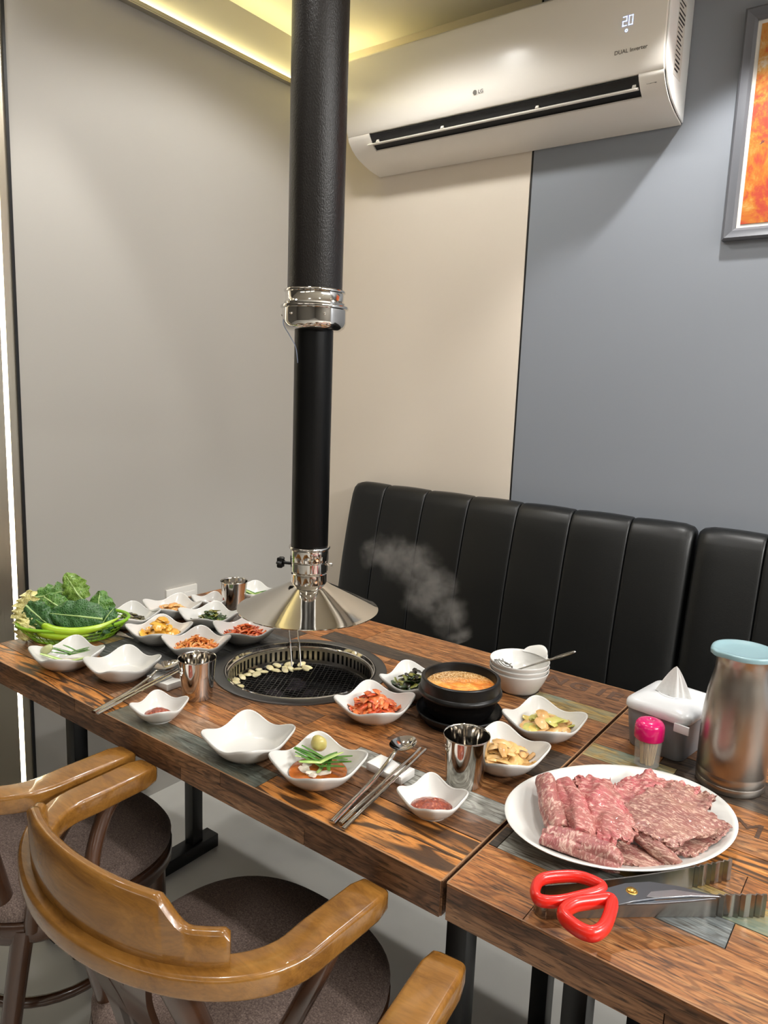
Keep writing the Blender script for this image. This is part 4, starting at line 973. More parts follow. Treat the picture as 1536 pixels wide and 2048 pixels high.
gx_ = nt.n('ShaderNodeSeparateXYZ'); nt.l(v, gx_.inputs[0]); fr = nt.n('ShaderNodeMapRange'); fr.inputs[1].default_value = -.005; fr.inputs[2].default_value = .045; sub = nt.n('ShaderNodeMath', operation='SUBTRACT'); nt.l(gx_.outputs['Y'], sub.inputs[0]); nt.l(gx_.outputs['X'], sub.inputs[1]); nt.l(sub.outputs[0], fr.inputs[0])
foam = ramp(nt, [(.1, (236, 212, 170)), (.5, (206, 160, 100)), (.8, (150, 100, 50))], vo.outputs['Distance'])
nt.l(mixc(nt, fr.outputs[0], c, foam), nt.b.inputs['Base Color']); nt.b.inputs['Roughness'].default_value = .18; nt.b.inputs['Coat Weight'].default_value = .4; bump(nt, f, .5, .004)
mb = MB()
def fn(u, v):
    a = 2 * PI * u; r = .0645 * (1 - v); x, y = r * math.cos(a), r * math.sin(a); return (x, y, .0575 + .0025 * mnoise.noise(Vector((x * 70, y * 70, 2))) * min(1, v * 5) + .003 * v)
o = mb.grid(fn, 48, 20, wrap=True).build('stew', nt.m, angle=80); o.location = (PX, PY, TZ + .012); tag(o, 'orange bubbling stew filling the stone pot', 'stew', kind='stuff')

# ------------------------------------------------------------------ stack of white bowls and a slotted spoon
BX, BY = -.626, 1.340
def bowl_meshes():
    body = MB().lathe([(.0001, .0006), (.036, .0006), (.0385, 0), (.0405, .001), (.0440, .006), (.0545, .026), (.0603, .041), (.0612, .0440), (.0606, .0450), (.0592, .0442), (.0575, .040), (.051, .024), (.040, .006), (.0001, .0045)], 72).mesh('bowl_body', m_porcelain, angle=70)
    mb = MB()
    def fn(u, v):
        s = u * 2 - 1; wd = .030 * (1 - .38 * v ** 1.5); return (s * wd, .0545 + .020 * v - .0018 * s * s * 4, .0425 + .014 * math.sin(v * PI * .55) * (1 - .35 * s * s) + .002 * v)
    lug = mb.sheet(fn, 13, 9, .0032).mesh('lug_handle', m_porcelain, angle=60); return body, lug
bb, bl = bowl_meshes()
for k, lab in enumerate(('bottom white lug-handled bowl of the stack', 'middle white lug-handled bowl of the stack', 'top white lug-handled bowl of the stack, holding the ladle')):
    t = thing('white_bowl', lab, 'bowl', (BX, BY, TZ + .0097 * k), math.radians((-14, -10, -12)[k]), 'stacked white bowls'); child_mesh('body', bb, t); 
    child_mesh('lug_handle', bl, t)
m_ladle = M('ladle_steel', (170, 168, 164), .22, 1.0)
t = la = thing('slotted_ladle', 'steel slotted ladle leaning in the top white bowl', 'ladle', (BX - .028, BY - .018, TZ + .030))
e = Vector((-.512, 1.345, .857)) - Vector(la.location); s0 = Vector((.012, .006, .004)); dirn = (e - s0).normalized(); sd = dirn.cross(Vector((0, 0, 1))).normalized()
for s_ in (-1, 1):
    pass
mb = MB(); pp = [s0 + (e - s0) * k / 10 for k in range(8)]; mb.tube(pp, [.0040, .0036, .0032, .0032, .0034, .0038, .0042, .0046], 10, flat=.5); mb.build('handle', m_ladle, la)
lp = []; c0 = s0 + (e - s0) * .83; hl = (e - s0).length * .17
for k in range(28):
    a = 2 * PI * k / 28; lp.append(c0 + dirn * hl * math.cos(a) + sd * .0058 * math.sin(a))
MB().tube(lp, .0019, 8, closed=True).build('hanging_loop', m_ladle, la)
mb = MB()
for k in range(11):
    y = -.020 + .004 * k; hw = .024 * math.sqrt(max(.02, 1 - (y / .0225) ** 2)); mb.tube([(hw * (q / 4 * 2 - 1), y, .0025 + .012 * ((q / 4 * 2 - 1) ** 2) * .6 + 14 * y * y) for q in range(5)], .0011, 6)
mb.tube([(.0245 * math.cos(2 * PI * k / 32), .0228 * math.sin(2 * PI * k / 32), .0095) for k in range(32)], .0015, 6, closed=True)
mb.xf(Matrix.Rotation(.25, 4, 'Y')); o = mb.build('slotted_head', m_ladle, la); o.location = (-.006, .0, .006)

# ------------------------------------------------------------------ tissue box, toothpicks, jug
m_tgrey = M('tissue_box_grey', (136, 138, 142), .42); m_twhite = M('tissue_lid_white', (232, 233, 234), .3, coat=.2); m_tissue = M('tissue_paper', (240, 239, 236), .85, bmp=(70, .4, .003, (1, 1, 1)))
t = tb = thing('tissue_box', 'grey tissue box with white lid and a tissue pulled up', 'tissue box', (-.3105, 1.296, TZ), math.radians(-9))
def loftrr(levels, name, mat, **kw):
    mb = MB(); v = []; L = len(levels); 
    for w_, d_, r_, z in levels: v += [(x, y, z) for x, y in rrect(w_, d_, r_, 6)]
    n = len(rrect(1, 1, .1, 6)); f = [(j * n + k, j * n + (k + 1) % n, (j + 1) * n + (k + 1) % n, (j + 1) * n + k) for j in range(L - 1) for k in range(n)]
    f += [tuple(reversed(range(n))), tuple(range((L - 1) * n, L * n))]; return mb.add(v, f).build(name, mat, tb, **kw)
loftrr([(.094, .112, .014, 0), (.098, .116, .015, .003), (.110, .130, .016, .073), (.110, .130, .016, .075)], 'body', m_tgrey)
loftrr([(.1145, .1345, .018, .0705), (.1155, .1355, .018, .0715), (.1155, .1355, .018, .0790), (.1125, .1325, .018, .0835), (.102, .122, .018, .0885), (.070, .090, .018, .0925), (.030, .045, .014, .0932)], 'lid', m_twhite, angle=60)
mb = MB().lathe([(.0, .0001)], 4) if False else MB()
mb.lathe([(.0225, .0920), (.0235, .0938), (.0215, .0945), (.0205, .0925)], 40, closed=True); mb.build('dispenser_ring', m_twhite, tb)
MB().box(.036, .062, -.0705, -.0665, .058, .073).build('latch', m_twhite, tb, bevel=.0015)
def fn(u, v):
    a = u * PI * 2; s = 1 - v; wv = 1 + .18 * math.sin(5 * a + 1.3) + .10 * math.sin(9 * a); r = .021 * s ** .75 * wv
    return (r * math.cos(a) * 1.25 + .002 * v, r * math.sin(a) * (.75 - .3 * v), .0925 + .052 * v + .0015 * math.sin(7 * a) * s)
mb = MB().grid(fn, 60, 14, wrap=True); o = mb.build('tissue', m_tissue, None, angle=40); o.location = tb.location; o.rotation_euler = tb.rotation_euler; tag(o, 'white tissue sticking up from the tissue box lid', 'tissue')

TPX, TPY = -.316, 1.194
m_clear = M('clear_plastic', (246, 244, 238), .06, alpha=.16)
m_pink = M('pink_plastic', (226, 22, 112), .22, coat=.4)
t = tp = thing('toothpick_holder', 'clear toothpick holder with a bright pink cap', 'toothpick holder', (TPX, TPY, TZ))
MB().lathe([(.0001, .0), (.0195, 0), (.0203, .001), (.0222, .052), (.0214, .052), (.0195, .0016), (.0001, .0014)], 48).build('jar', m_clear, tp, angle=60)
MB().lathe([(.0232, .0470), (.0238, .0480), (.0238, .0660), (.0226, .0722), (.0190, .0765), (.0120, .0790), (.0050, .0795), (.0040, .0785), (.0001, .0780)], 48).build('cap', m_pink, tp, angle=60)
m_pick = M('toothpick_wood', (222, 190, 134), .6); mb = MB(); rnd = random.Random(4)
for k in range(95):
    a = rnd.uniform(0, 2 * PI); r = .0172 * math.sqrt(rnd.random()); a2 = a + rnd.uniform(-.5, .5); r2 = .0135 * rnd.uniform(.6, 1.0) if r > .008 else r
    mb.tube([(r * math.cos(a) * .62, r * math.sin(a) * .62, .0022), (r2 * 1.32 * math.cos(a2), r2 * 1.32 * math.sin(a2), .050), (r2 * 1.38 * math.cos(a2), r2 * 1.38 * math.sin(a2), .054)], [.0008, .0009, .0003], 5)
o = mb.build('toothpicks', m_pick); o.location = (TPX, TPY, TZ); tag(o, 'bundle of wooden toothpicks inside the clear holder', 'toothpicks', kind='stuff')

JX, JY = -.193, 1.222
m_lid = M('jug_lid_blue', (166, 204, 212), .25, trans=.35, coat=.3)
t = jg = thing('steel_jug', 'brushed steel water jug with a pale blue lid', 'jug', (JX, JY, TZ))
MB().lathe([(.0001, .001), (.046, .001), (.0492, .0), (.0508, .003), (.0510, .011), (.0502, .0125), (.0510, .014), (.0512, .026), (.0505, .0275), (.0512, .029), (.0512, .085), (.0500, .120), (.0468, .152), (.0425, .174), (.0400, .186), (.0392, .200), (.0398, .2135), (.0408, .2150), (.0396, .2155), (.0385, .2120), (.0380, .19), (.041, .172), (.048, .12), (.049, .02), (.0001, .015)], 72).build('body', m_steel_soft, jg, angle=50)
mb = MB(); N = 72; v = []
def lr(a): 
    d = abs((a - math.radians(215) + PI) % (2 * PI) - PI); return .0478 + .004 * math.exp(-(d / .30) ** 2), -.004 * math.exp(-(d / .35) ** 2) + .0035 * math.exp(-(d / .16) ** 2)
lv = [(.0, .2205, 0), (.25, .2205, 0), (.6, .2208, .0), (.82, .2222, .3), (.88, .2240, .6), (.97, .2240, 1), (1.0, .2225, 1), (.99, .2165, 1), (.97, .2160, 1), (.9, .2172, .6), (.3, .2178, 0), (0, .2178, 0)]
for fr_, z, wv in lv:
    for k in range(N):
        a = 2 * PI * k / N; r, dz = lr(a); v.append((max(.0001, r * fr_) * math.cos(a), max(.0001, r * fr_) * math.sin(a), z + dz * wv))
f = [(j * N + k, j * N + (k + 1) % N, (j + 1) * N + (k + 1) % N, (j + 1) * N + k) for j in range(len(lv) - 1) for k in range(N)]
mb.add(v, f).build('lid', m_lid, jg, angle=50)
MB().tube(smoothpath([(.046, .020, .195), (.070, .030, .190), (.080, .034, .150), (.076, .033, .090), (.0495, .021, .065)], 6), .0065, 10, flat=.8).build('handle', m_rubber, jg)

# ------------------------------------------------------------------ plate of raw beef
PLX, PLY, PLA = -.2866, .9755, math.radians(54.7)
o = MB().lathe([(.0001, .004), (.095, .004), (.097, 0), (.104, 0), (.107, .004), (.130, .013), (.152, .0235), (.1570, .0262), (.1582, .0280), (.1570, .0288), (.150, .0265), (.128, .0165), (.112, .0105), (.105, .0088), (.0001, .0080)], 96, sx=1.068, sy=.808, rot=PLA).build('oval_plate', m_porcelain, angle=70)
o.location = (PLX, PLY, TZ); tag(o, 'large oval white plate holding the raw beef', 'plate')
def meat_mat(name, stretch, rot, a, b, c_, fat):
    nt = NT(name); tc = nt.n('ShaderNodeTexCoord'); mp = nt.n('ShaderNodeMapping'); mp.inputs['Scale'].default_value = stretch; mp.inputs['Rotation'].default_value = (0, 0, rot)
    nt.l(tc.outputs['Object'], mp.inputs['Vector']); v = mp.outputs['Vector']
    f0 = noise(nt, tc.outputs['Object'], 26, 4, .6); base = ramp(nt, [(.30, a), (.52, b), (.70, c_)], f0)
    f = noise(nt, v, 1.0, 6, .62, 1.6); mr = nt.n('ShaderNodeMapRange'); mr.inputs[1].default_value = .50; mr.inputs[2].default_value = .60; mr.inputs[4].default_value = .8; nt.l(f, mr.inputs[0])
    c = mixc(nt, mr.outputs[0], base, fat)
    f2 = noise(nt, v, 1.9, 5, .65, 1.0); m2 = nt.n('ShaderNodeMapRange'); m2.inputs[1].default_value = .56; m2.inputs[2].default_value = .70; m2.inputs[4].default_value = .55; nt.l(f2, m2.inputs[0])
    c = mixc(nt, m2.outputs[0], c, (96, 52, 44)); nt.l(c, nt.b.inputs['Base Color']); nt.b.inputs['Roughness'].default_value = .33; nt.b.inputs['Coat Weight'].default_value = .15
    nt.b.inputs['Subsurface Weight'].default_value = .12; nt.b.inputs['Subsurface Radius'].default_value = (.004, .0015, .001); nt.b.inputs['Subsurface Scale'].default_value = .5
    bump(nt, f, .55, .003); return nt.m
mt_pink = meat_mat('beef_pink', (60, 190, 190), .9, (190, 84, 94), (174, 96, 94), (160, 106, 94), (228, 176, 164))
mt_brown = meat_mat('beef_brown', (70, 240, 240), .6, (134, 82, 76), (150, 96, 88), (160, 114, 98), (222, 188, 168))
mt_roll = meat_mat('beef_roll', (150, 70, 70), 2.3, (150, 80, 84), (166, 102, 96), (146, 98, 88), (222, 186, 170))
Z0 = .7585
def sheet_of(name, label, c4, mat, wr, seed, th=.005, lift=.006, nu=34, nv=26, frill=.004, hump=0.0, dirw=(1, .4)):
    """slice draped over four corners (each x, y, z), wrinkled, with a ragged outline"""
    P4 = [Vector(p) for p in c4]; off = seed * 7.3; cc = (P4[0] + P4[1] + P4[2] + P4[3]) / 4
    def fn(u, v):
        e = 4 * u * (1 - u) * v * (1 - v)
        uu = u + .05 * mnoise.noise(Vector((v * 5, off, 0))); vv = v + .05 * mnoise.noise(Vector((u * 5, off + 9, 0)))
        # soften the four corners
        cu, cv = u - .5, v - .5; kk = 1 - .30 * max(0, (abs(cu) + abs(cv)) - .72)
        uu = .5 + (uu - .5) * kk; vv = .5 + (vv - .5) * kk
        p = P4[0] * (1 - uu) * (1 - vv) + P4[1] * uu * (1 - vv) + P4[2] * uu * vv + P4[3] * (1 - uu) * vv
        n1 = mnoise.noise(Vector((p.x * 55 * dirw[0] + off, p.y * 55 * dirw[1], off))); n2 = mnoise.noise(Vector((p.x * 150, p.y * 150, off + 4)))
        edge = 1 - min(1, e * 8)
        z = wr * n1 + wr * .35 * n2 + hump * math.sin(PI * u) * math.sin(PI * v) + frill * edge * mnoise.noise(Vector((u * 14, v * 14, off)))
        d = .0035 * edge * mnoise.noise(Vector((u * 18, v * 18, off + 2)))
        return (p.x + d - cc.x, p.y + d - cc.y, p.z + z + lift - cc.z)
    o = MB().sheet(fn, nu, nv, th).build(name, mat, angle=70); o.location = cc
    tag(o, label, 'beef', 'raw beef slices on the plate'); return o
def roll_of(label, a, b, r, seed, mat, flat=.8, bendv=(0, 0, 0), turns=1.7):
    """a thin slice rolled up loosely: a spiral band with real thickness, ragged at both ends"""
    A_, B_ = Vector(a), Vector(b); c_ = (A_ + B_) / 2; off = seed * 5.1; d = (B_ - A_); L = d.length; d.normalize(); side = d.cross(Vector((0, 0, 1))).normalized(); upv = side.cross(d)
    def fn(u, v):
        an = .6 + 2 * PI * turns * u; k = .30 + .70 * u
        s = .5 + (v - .5) * (1 + .10 * mnoise.noise(Vector((u * 5, off, 0)))) + .03 * mnoise.noise(Vector((u * 9, off, v * 3)))
        taper = 1 - .30 * abs(2 * v - 1) ** 3 + .14 * mnoise.noise(Vector((v * 5, off, 3)))
        rr = r * k * taper * (1 + .40 * mnoise.noise(Vector((math.cos(an) * 1.6, math.sin(an) * 1.6, v * L * 22 + off))) + .16 * mnoise.noise(Vector((math.cos(an) * 5, math.sin(an) * 5, v * L * 60 + off))))
        ridge = .10 * r * math.cos(3 * an + 2 * v)
        p = A_ + (B_ - A_) * s + Vector(bendv) * math.sin(PI * v) - c_
        return p + side * (rr + ridge) * math.cos(an) + upv * (rr + ridge) * flat * math.sin(an)
    o = MB().sheet(fn, 64, 30, .0032).build('beef_roll', mat, angle=75); o.location = c_; tag(o, label, 'beef', 'raw beef rolls on the plate'); return o
roll_of('outermost rolled strip of raw beef at the left plate rim', (-.398, .966, .789), (-.331, .868, .782), .0175, 1, mt_roll, .8, (-.004, .0, .002))
roll_of('second rolled strip of raw beef, beside the outermost one', (-.372, .972, .787), (-.300, .868, .785), .0200, 2, mt_pink, .85, (.003, 0, .002))
roll_of('rolled strip of raw beef lying alone at the plate front', (-.345, .846, .781), (-.247, .861, .777), .0190, 3, mt_roll, .8, (0, .004, .001))
sheet_of('beef_slice', 'flat raw beef slice under the pile at the front of the plate', [(-.268, .872, .7645), (-.205, .892, .7645), (-.205, .925, .766), (-.270, .925, .766)], mt_brown, .002, 3, .004, .003)
sheet_of('beef_slice', 'flat raw beef slice with pale edge at the right rim', [(-.226, .932, .766), (-.178, .944, .7675), (-.152, 1.040, .780), (-.192, 1.028, .772)], mt_brown, .002, 4, .004, .004)
roll_of('narrow folded strip of raw beef pointing to the front', (-.250, .938, .777), (-.192, .914, .770), .0125, 5, mt_brown, .55)
sheet_of('beef_slice', 'crumpled pink raw beef slice at the back of the plate', [(-.330, .985, .768), (-.215, 1.010, .772), (-.205, 1.095, .776), (-.300, 1.092, .772)], mt_pink, .010, 7, .005, .014, 44, 34, .006, .010)
sheet_of('beef_slice', 'crumpled pale raw beef slice at the upper right of the plate', [(-.262, 1.0, .774), (-.190, .998, .774), (-.182, 1.072, .778), (-.245, 1.088, .778)], mt_brown, .006, 8, .005, .016, 40, 30, .006, .004)
sheet_of('beef_slice', 'largest marbled raw beef slice spread over the pile', [(-.286, .936, .781), (-.206, .926, .777), (-.148, 1.018, .783), (-.262, 1.052, .792)], mt_brown, .003, 9, .005, .008, 44, 36, .005, .006, (1, 1))
sheet_of('beef_slice', 'bright pink raw beef slice folded down the middle', [(-.366, .990, .790), (-.276, .866, .777), (-.236, .908, .786), (-.318, 1.016, .792)], mt_pink, .005, 10, .006, .009, 44, 30, .004, .010)

# ------------------------------------------------------------------ tongs and scissors
m_tong = M('tong_steel', (150, 146, 140), .26, 1.0)
t = tg = thing('steel_tongs', 'steel tongs with ridged tips lying under the scissors', 'tongs', (-.285, .742, TZ))
TO = Vector(tg.location)
def blade_strip(name, a, b, h, wob=0.0, n=26, tip=.26, z0=.0005):
    """upright steel band from a to b (x, y), ridged towards the tip b"""
    a = Vector((*a, 0)); b = Vector((*b, 0)); d = (b - a); L = d.length; d.normalize(); s = Vector((-d.y, d.x, 0)); mb = MB(); v = []; N = 70; th = .0009
    for i in range(N + 1):
        q = i / N; k = max(0, (q - (1 - tip)) / tip); off = .0016 * (math.sin(2 * PI * 7.5 * k)) * (1 if k > 0 else 0) + wob * math.sin(PI * q)
        p = a + d * L * q + s * off; hh = h * (.86 + .14 * q)
        for o_, z in ((-th, z0), (th, z0), (th, z0 + hh), (-th, z0 + hh)): v.append((p.x + s.x * o_ - TO.x, p.y + s.y * o_ - TO.y, z))
    f = [(i * 4 + q, i * 4 + (q + 1) % 4, (i + 1) * 4 + (q + 1) % 4, (i + 1) * 4 + q) for i in range(N) for q in range(4)] + [(0, 1, 2, 3), tuple(reversed(range(N * 4, N * 4 + 4)))]
    return mb.add(v, f).build(name, m_tong, tg, angle=30)
blade_strip('arm', (-.290, .741), (-.089, .911), .0295, .002)
blade_strip('arm', (-.303, .762), (-.137, .958), .0290, -.006)
# the bent spring end joining both arms
mb = MB(); v = []; N = 18; ca_, ra = Vector((-.2965, .7515, 0)), .0124
for i in range(N + 1):
    a = math.radians(-58 - 6 - 172 * i / N); p = ca_ + Vector((math.cos(a), math.sin(a), 0)) * ra; n_ = Vector((math.cos(a), math.sin(a), 0))
    for o_, z in ((-.0009, .0005), (.0009, .0005), (.0009, .026), (-.0009, .026)): v.append((p.x + n_.x * o_ - TO.x, p.y + n_.y * o_ - TO.y, z))
f = [(i * 4 + q, i * 4 + (q + 1) % 4, (i + 1) * 4 + (q + 1) % 4, (i + 1) * 4 + q) for i in range(N) for q in range(4)] + [(0, 1, 2, 3), tuple(reversed(range(N * 4, N * 4 + 4)))]
mb.add(v, f).build('spring_bend', m_tong, tg, angle=30)

m_red = M('red_plastic', (222, 36, 24), .28, coat=.3); m_blade = M('scissor_blade', (104, 106, 110), .34, 1.0); m_brass = M('brass_screw', (196, 160, 84), .3, 1.0); m_edge = M('ground_edge', (190, 190, 192), .22, 1.0)
SZ = .787
t = sc = thing('kitchen_scissors', 'red-handled kitchen scissors lying across the tongs', 'scissors', (-.228, .780, SZ))
SO = Vector((-.228, .780))
def loop(pts, name, rad, zc):
    P_ = smoothpath([Vector((x - SO.x, y - SO.y, zc)) for x, y in pts], 7, True); return MB().tube(P_, rad, 14, closed=True, flat=1.25, up=(0, 0, 1)).build(name, m_red, sc, angle=70)
loop([(-.300, .726), (-.303, .749), (-.286, .771), (-.267, .784), (-.244, .784), (-.242, .773), (-.256, .749), (-.272, .726), (-.289, .715)], 'handle_loop', .0060, .006)
loop([(-.259, .710), (-.256, .732), (-.242, .751), (-.226, .766), (-.219, .743), (-.217, .717), (-.224, .701), (-.241, .700)], 'handle_loop', .0072, .006)
MB().tube([(-.262 - SO.x, .747 - SO.y, .006), (-.256 - SO.x, .738 - SO.y, .006)], .0045, 10).build('handle_stop', m_red, sc)
def flat(pts, z0, z1, name, mat, par=sc): return MB().prism([(x - SO.x, y - SO.y) for x, y in pts], z0, z1).build(name, mat, par, bevel=.0003, seg=1)
ba = flat([(-.243, .770), (-.237, .781), (-.223, .804), (-.201, .826), (-.171, .840), (-.128, .852), (-.156, .830), (-.187, .800), (-.204, .780), (-.216, .762), (-.228, .760)], .0060, .0082, 'blade', m_blade)
flat([(-.196, .795), (-.194, .808), (-.174, .829), (-.150, .8405), (-.1285, .8515), (-.156, .8305), (-.187, .8005)], .0083, .0087, 'ground_edge', m_edge, ba)
bb_ = flat([(-.250, .775), (-.228, .795), (-.206, .800), (-.186, .800), (-.150, .834), (-.132, .850), (-.154, .826), (-.186, .794), (-.206, .776), (-.224, .760)], .0036, .0058, 'blade', m_blade)
o = MB().lathe([(.0068, 0), (.0064, .0006), (.0052, .0008), (.0050, .0020), (.0036, .0028), (.0001, .0030)], 24).build('pivot_screw', m_brass, sc); o.location = (-.212 - SO.x, .795 - SO.y, .0082)
sc.location.z = .7845

# ------------------------------------------------------------------ green basket with leaves and peppers
KX, KY, KA = -1.566, .910, math.radians(57)
m_basket = M('basket_green', (128, 176, 34), .35, coat=.2)
t = bk = thing('lettuce_basket', 'lime green plastic lattice basket of leaves at the left', 'basket', (KX, KY, TZ), KA)
def el(a, s, z, e=0): return ((.087 + .035 * s + e) * math.cos(a), (.058 + .026 * s + e) * math.sin(a), z)
NR = 44
MB().tube([el(2 * PI * k / 72, 1.0, .040) for k in range(72)], .0042, 10, closed=True).build('rim', m_basket, bk)
mb = MB()
for s_, z in ((.12, .004), (.42, .014), (.66, .024), (.86, .033)): mb.tube([el(2 * PI * k / 64, s_, z) for k in range(64)], .0011, 6, closed=True)
for k in range(NR):
    a = 2 * PI * k / NR; mb.tube([el(a, 0, .001), el(a, .12, .004), el(a, .66, .024), el(a, 1.0, .039)], .0012, 5)
mb.build('lattice', m_basket, bk)
MB().lathe([(.0001, .0), (1.0, .0), (1.02, .0012), (1.0, .0024), (.0001, .0024)], 48, sx=.088, sy=.059).build('base', m_basket, bk)
# image-plane-free frame at the basket: leaves lean outwards in a fan
def leaf_mat(name, a, b, vein, rough=.4):
    nt = NT(name); tc = nt.n('ShaderNodeTexCoord'); f = noise(nt, tc.outputs['Object'], 60, 5, .6); c = ramp(nt, [(.3, a), (.7, b)], f)
    vo = nt.n('ShaderNodeTexVoronoi', feature='DISTANCE_TO_EDGE'); vo.inputs['Scale'].default_value = 170; nt.l(tc.outputs['Object'], vo.inputs['Vector'])
    mr = nt.n('ShaderNodeMapRange'); mr.inputs[1].default_value = .0; mr.inputs[2].default_value = .16; mr.inputs[3].default_value = .4; mr.inputs[4].default_value = 0; nt.l(vo.outputs['Distance'], mr.inputs[0])
    nt.l(mixc(nt, mr.outputs[0], c, vein), nt.b.inputs['Base Color']); nt.b.inputs['Roughness'].default_value = rough; nt.b.inputs['Coat Weight'].default_value = .15
    bump(nt, vo.outputs['Distance'], .7, .003); return nt.m
lm_dark = leaf_mat('leaf_dark_green', (34, 74, 34), (58, 104, 50), (104, 146, 90)); lm_mid = leaf_mat('leaf_mid_green', (52, 98, 34), (88, 134, 52), (134, 170, 92)); lm_lite = leaf_mat('leaf_light_green', (84, 124, 34), (124, 158, 60), (172, 196, 110)); lm_napa = leaf_mat('leaf_napa_yellow', (216, 206, 116), (238, 228, 164), (246, 240, 200))
m_rib = M('leaf_rib', (176, 202, 130), .4)
CR, CU, CT = Vector((.80, .60, .0)), Vector((0, 0, 1)), Vector((.6, -.8, 0))   # along the basket, up, outwards to the room
def leaf(name, label, c, L, Wd, ang, lean, mat, seed, cup=.25, ruffle=.010, rib=True, freq=5):
    """c: centre; ang: direction of the tip from horizontal along the basket; lean 0 upright .. 1 lying flat"""
    a = math.radians(ang); upv = (CU * (1 - lean) - CT * lean).normalized(); axis = (CR * math.cos(a) + upv * math.sin(a)).normalized(); nrm0 = CR.cross(upv).normalized(); 
    if nrm0.dot(CT) < 0 and lean < .5: nrm0 = -nrm0
    if nrm0.z < 0 and lean >= .5: nrm0 = -nrm0
    side = nrm0.cross(axis).normalized(); t = thing(name, label, 'leaf', c, group='leaves in the green basket')
    def surf(u, v, o_=0):
        s = u * 2 - 1; w_ = Wd / 2 * (math.sin(PI * min(1, .08 + .90 * v) ** .85) ** .7); q = (v - .5) * L
        n_ = mnoise.noise(Vector((u * 3 + seed, v * 4, seed))); rf = ruffle * (abs(s) ** 2.5) * math.sin(freq * 2 * PI * v + seed + (1.5 if s > 0 else 0)) + .006 * n_
        z = -cup * L * (v - .5) ** 2 * 1.2 - cup * Wd * s * s * .5 + rf - .0025 * abs(math.sin(PI * 5 * (v + abs(s) * .35))) * (1 - abs(s))
        p = axis * q + side * (s * w_ * (1 + .06 * math.sin(7 * v * PI + seed))) + nrm0 * (z + o_); return p
    MB().sheet(lambda u, v: surf(u, v), 19, 25, .0009).build('blade', mat, t, angle=80)
    if rib: MB().tube([surf(.5, k / 12 * .97, .0006) for k in range(13)], [.0026 - .0018 * k / 12 for k in range(13)], 8).build('midrib', m_rib, t)
    return t
B0 = Vector((KX, KY, .79))
def at(dx, dy, out): return B0 + CR * dx + CU * dy + CT * out
leaf('cabbage_leaf', 'frilly yellow napa cabbage leaf at the basket left end', at(-.098, .030, .030), .092, .062, 82, .15, lm_napa, 1, .2, .014, False, 7)
leaf('cabbage_leaf', 'frilly yellow cabbage leaf folded low over the left rim', at(-.088, .002, .052), .070, .050, 70, .3, lm_napa, 12, .4, .012, False, 7)
leaf('lettuce_leaf', 'light green lettuce leaf lying at the back left of the heap', at(-.050, .060, -.012), .110, .062, 12, .45, lm_mid, 2, .35, .008)
leaf('lettuce_leaf', 'topmost light green lettuce leaf pointing up', at(-.005, .078, -.010), .078, .058, 128, .25, lm_lite, 3, .3, .006)
leaf('lettuce_leaf', 'mid green lettuce leaf in the middle of the heap', at(-.028, .040, .022), .090, .050, -28, .35, lm_mid, 4, .35, .006)
leaf('perilla_leaf', 'large dark green leaf with pale veins facing the room', at(.020, .026, .048), .128, .078, 176, .30, lm_dark, 5, .25, .004)
leaf('perilla_leaf', 'dark green leaf upright at the right end of the heap', at(.066, .034, .016), .084, .072, 96, .2, lm_mid, 6, .25, .006)
leaf('lettuce_leaf', 'dark green leaf hanging at the lower left of the heap', at(-.060, .018, .046), .092, .062, -35, .25, lm_dark, 7, .3, .007)
leaf('lettuce_leaf', 'dark green lettuce leaf flat beneath the heap', at(.015, .008, .0), .170, .100, 3, .85, lm_dark, 8, .1, .006)
leaf('lettuce_leaf', 'dark green leaf tucked at the right rim', at(.082, .012, .030), .070, .050, 60, .3, lm_dark, 9, .3, .006)
m_pep = M('pepper_green', (150, 190, 36), .25, coat=.4, var=((176, 206, 52), 18, (1, 1, 1), 3)); m_pepstem = M('pepper_stem', (78, 118, 40), .4)
def pepper(label, pts, r):
    o0 = Vector(pts[0]); t = thing('chilli_pepper', label, 'pepper', o0, group='green chilli peppers'); P_ = smoothpath([Vector(p) - o0 for p in pts], 6); m_ = len(P_)
    rad = [r * (.55 + .45 * min(1, i / 3)) * (1 - max(0, (i / (m_ - 1) - .45) / .55) ** 1.7 * .88) for i in range(m_)]
    MB().tube(P_, rad, 14).build('flesh', m_pep, t, angle=70)
    d = (P_[0] - P_[2]).normalized(); MB().tube([P_[0] + d * -.002, P_[0] + d * .006, P_[0] + d * .020 + Vector((0, 0, .004))], [r * .75, r * .45, .0018], 10).build('stem', m_pepstem, t, angle=70)
pepper('upper bright green chilli pepper curving along the basket rim', [at(-.040, .010, .074), at(-.010, .002, .082), at(.035, -.002, .076), at(.080, .004, .058), at(.116, .018, .028)], .0098)
pepper('lower bright green chilli pepper half below the rim', [at(-.048, -.004, .082), at(-.015, -.010, .085), at(.030, -.013, .079), at(.062, -.012, .066)], .0092)
mb = MB(); 
for k in range(4): 
    p0 = Vector((-1.512 + .006 * k, .992 - .006 * k, .7545)); mb.tube([p0, p0 + Vector((.030, -.002 + .004 * k, -.0005)), p0 + Vector((.052, -.006 + .006 * k, -.0012))], [.0014, .0014, .0009], 6)
o = mb.build('chive_tips', lk3); tag(o, 'pale chive tips sticking out beside the green basket', 'chives', kind='stuff')

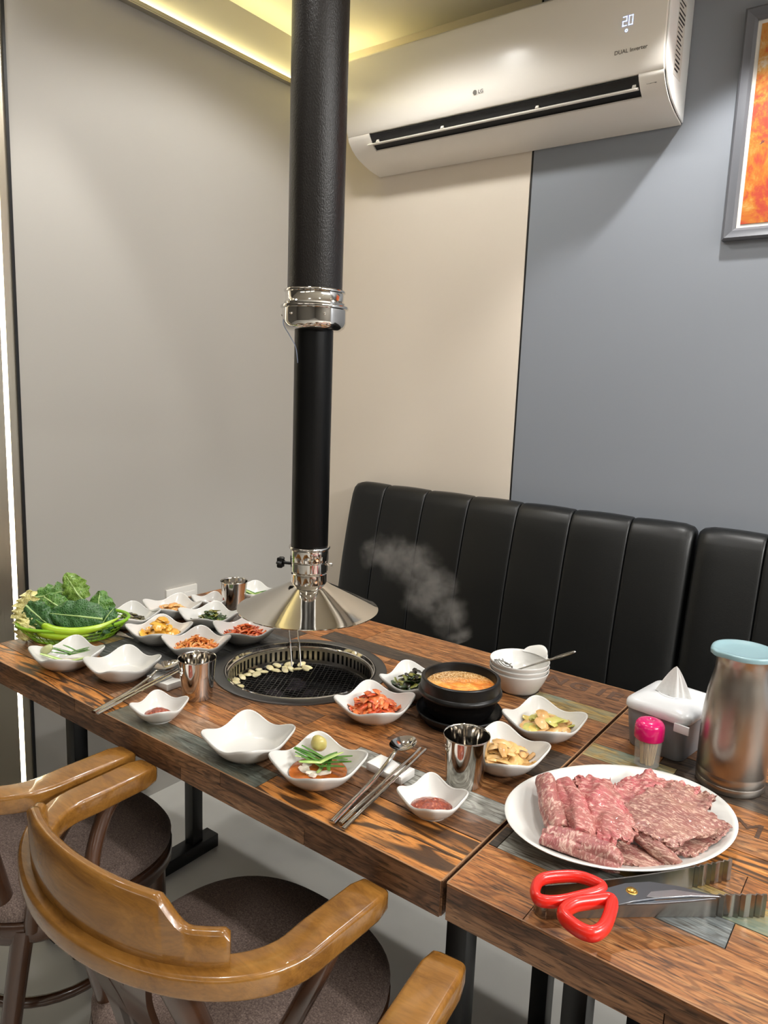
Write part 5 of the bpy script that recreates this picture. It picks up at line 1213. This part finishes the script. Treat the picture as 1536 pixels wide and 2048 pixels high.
# ------------------------------------------------------------------ steam drifting in front of the bench
nt = NT('steam'); nt.t.nodes.remove(nt.b); out = nt.t.nodes['Material Output']; pv = nt.n('ShaderNodeVolumePrincipled'); pv.inputs['Color'].default_value = (.88, .80, .71, 1); pv.inputs['Anisotropy'].default_value = .2
tc = nt.n('ShaderNodeTexCoord'); pos = tc.outputs['Object']
blobs = [((.150, -.145), .050), ((.105, -.075), .066), ((.060, -.015), .075), ((.000, .030), .075), ((-.065, .050), .070), ((-.125, .045), .060), ((.02, -.06), .06)]
acc = None
wob = nt.n('ShaderNodeTexNoise'); wob.inputs['Scale'].default_value = 16; wob.inputs['Detail'].default_value = 3; nt.l(pos, wob.inputs['Vector'])
wv = nt.n('ShaderNodeVectorMath', operation='MULTIPLY_ADD'); nt.l(wob.outputs['Color'], wv.inputs[0]); wv.inputs[1].default_value = (.09, .09, .09); nt.l(pos, wv.inputs[2])
for (bx, bz), r in blobs:
    dn = nt.n('ShaderNodeVectorMath', operation='DISTANCE'); nt.l(wv.outputs[0], dn.inputs[0]); dn.inputs[1].default_value = (bx + .045, .045, bz + .045)
    mr = nt.n('ShaderNodeMapRange', interpolation_type='SMOOTHSTEP'); mr.inputs[1].default_value = r; mr.inputs[2].default_value = r * .25; mr.inputs[3].default_value = 0; mr.inputs[4].default_value = 1; nt.l(dn.outputs['Value'], mr.inputs[0])
    if acc is None: acc = mr.outputs[0]
    else:
        mx = nt.n('ShaderNodeMath', operation='MAXIMUM'); nt.l(acc, mx.inputs[0]); nt.l(mr.outputs[0], mx.inputs[1]); acc = mx.outputs[0]
f = noise(nt, pos, 26, 4, .6, .8); fr = nt.n('ShaderNodeMapRange'); fr.inputs[1].default_value = .40; fr.inputs[2].default_value = .66; fr.inputs[3].default_value = .15; fr.inputs[4].default_value = 1.0; nt.l(f, fr.inputs[0])
ml = nt.n('ShaderNodeMath', operation='MULTIPLY'); nt.l(acc, ml.inputs[0]); nt.l(fr.outputs[0], ml.inputs[1]); m2 = nt.n('ShaderNodeMath', operation='MULTIPLY'); nt.l(ml.outputs[0], m2.inputs[0]); m2.inputs[1].default_value = 16.0
nt.l(m2.outputs[0], pv.inputs['Density']); nt.l(pv.outputs[0], out.inputs['Volume'])
o = lump(1.0, 5, (.26, .085, .19), 0.0, 24, 14).build('steam_plume', nt.m); o.location = (-1.085, 1.625, .850); tag(o, 'wisp of grey steam rising in front of the black bench', 'steam', kind='stuff')
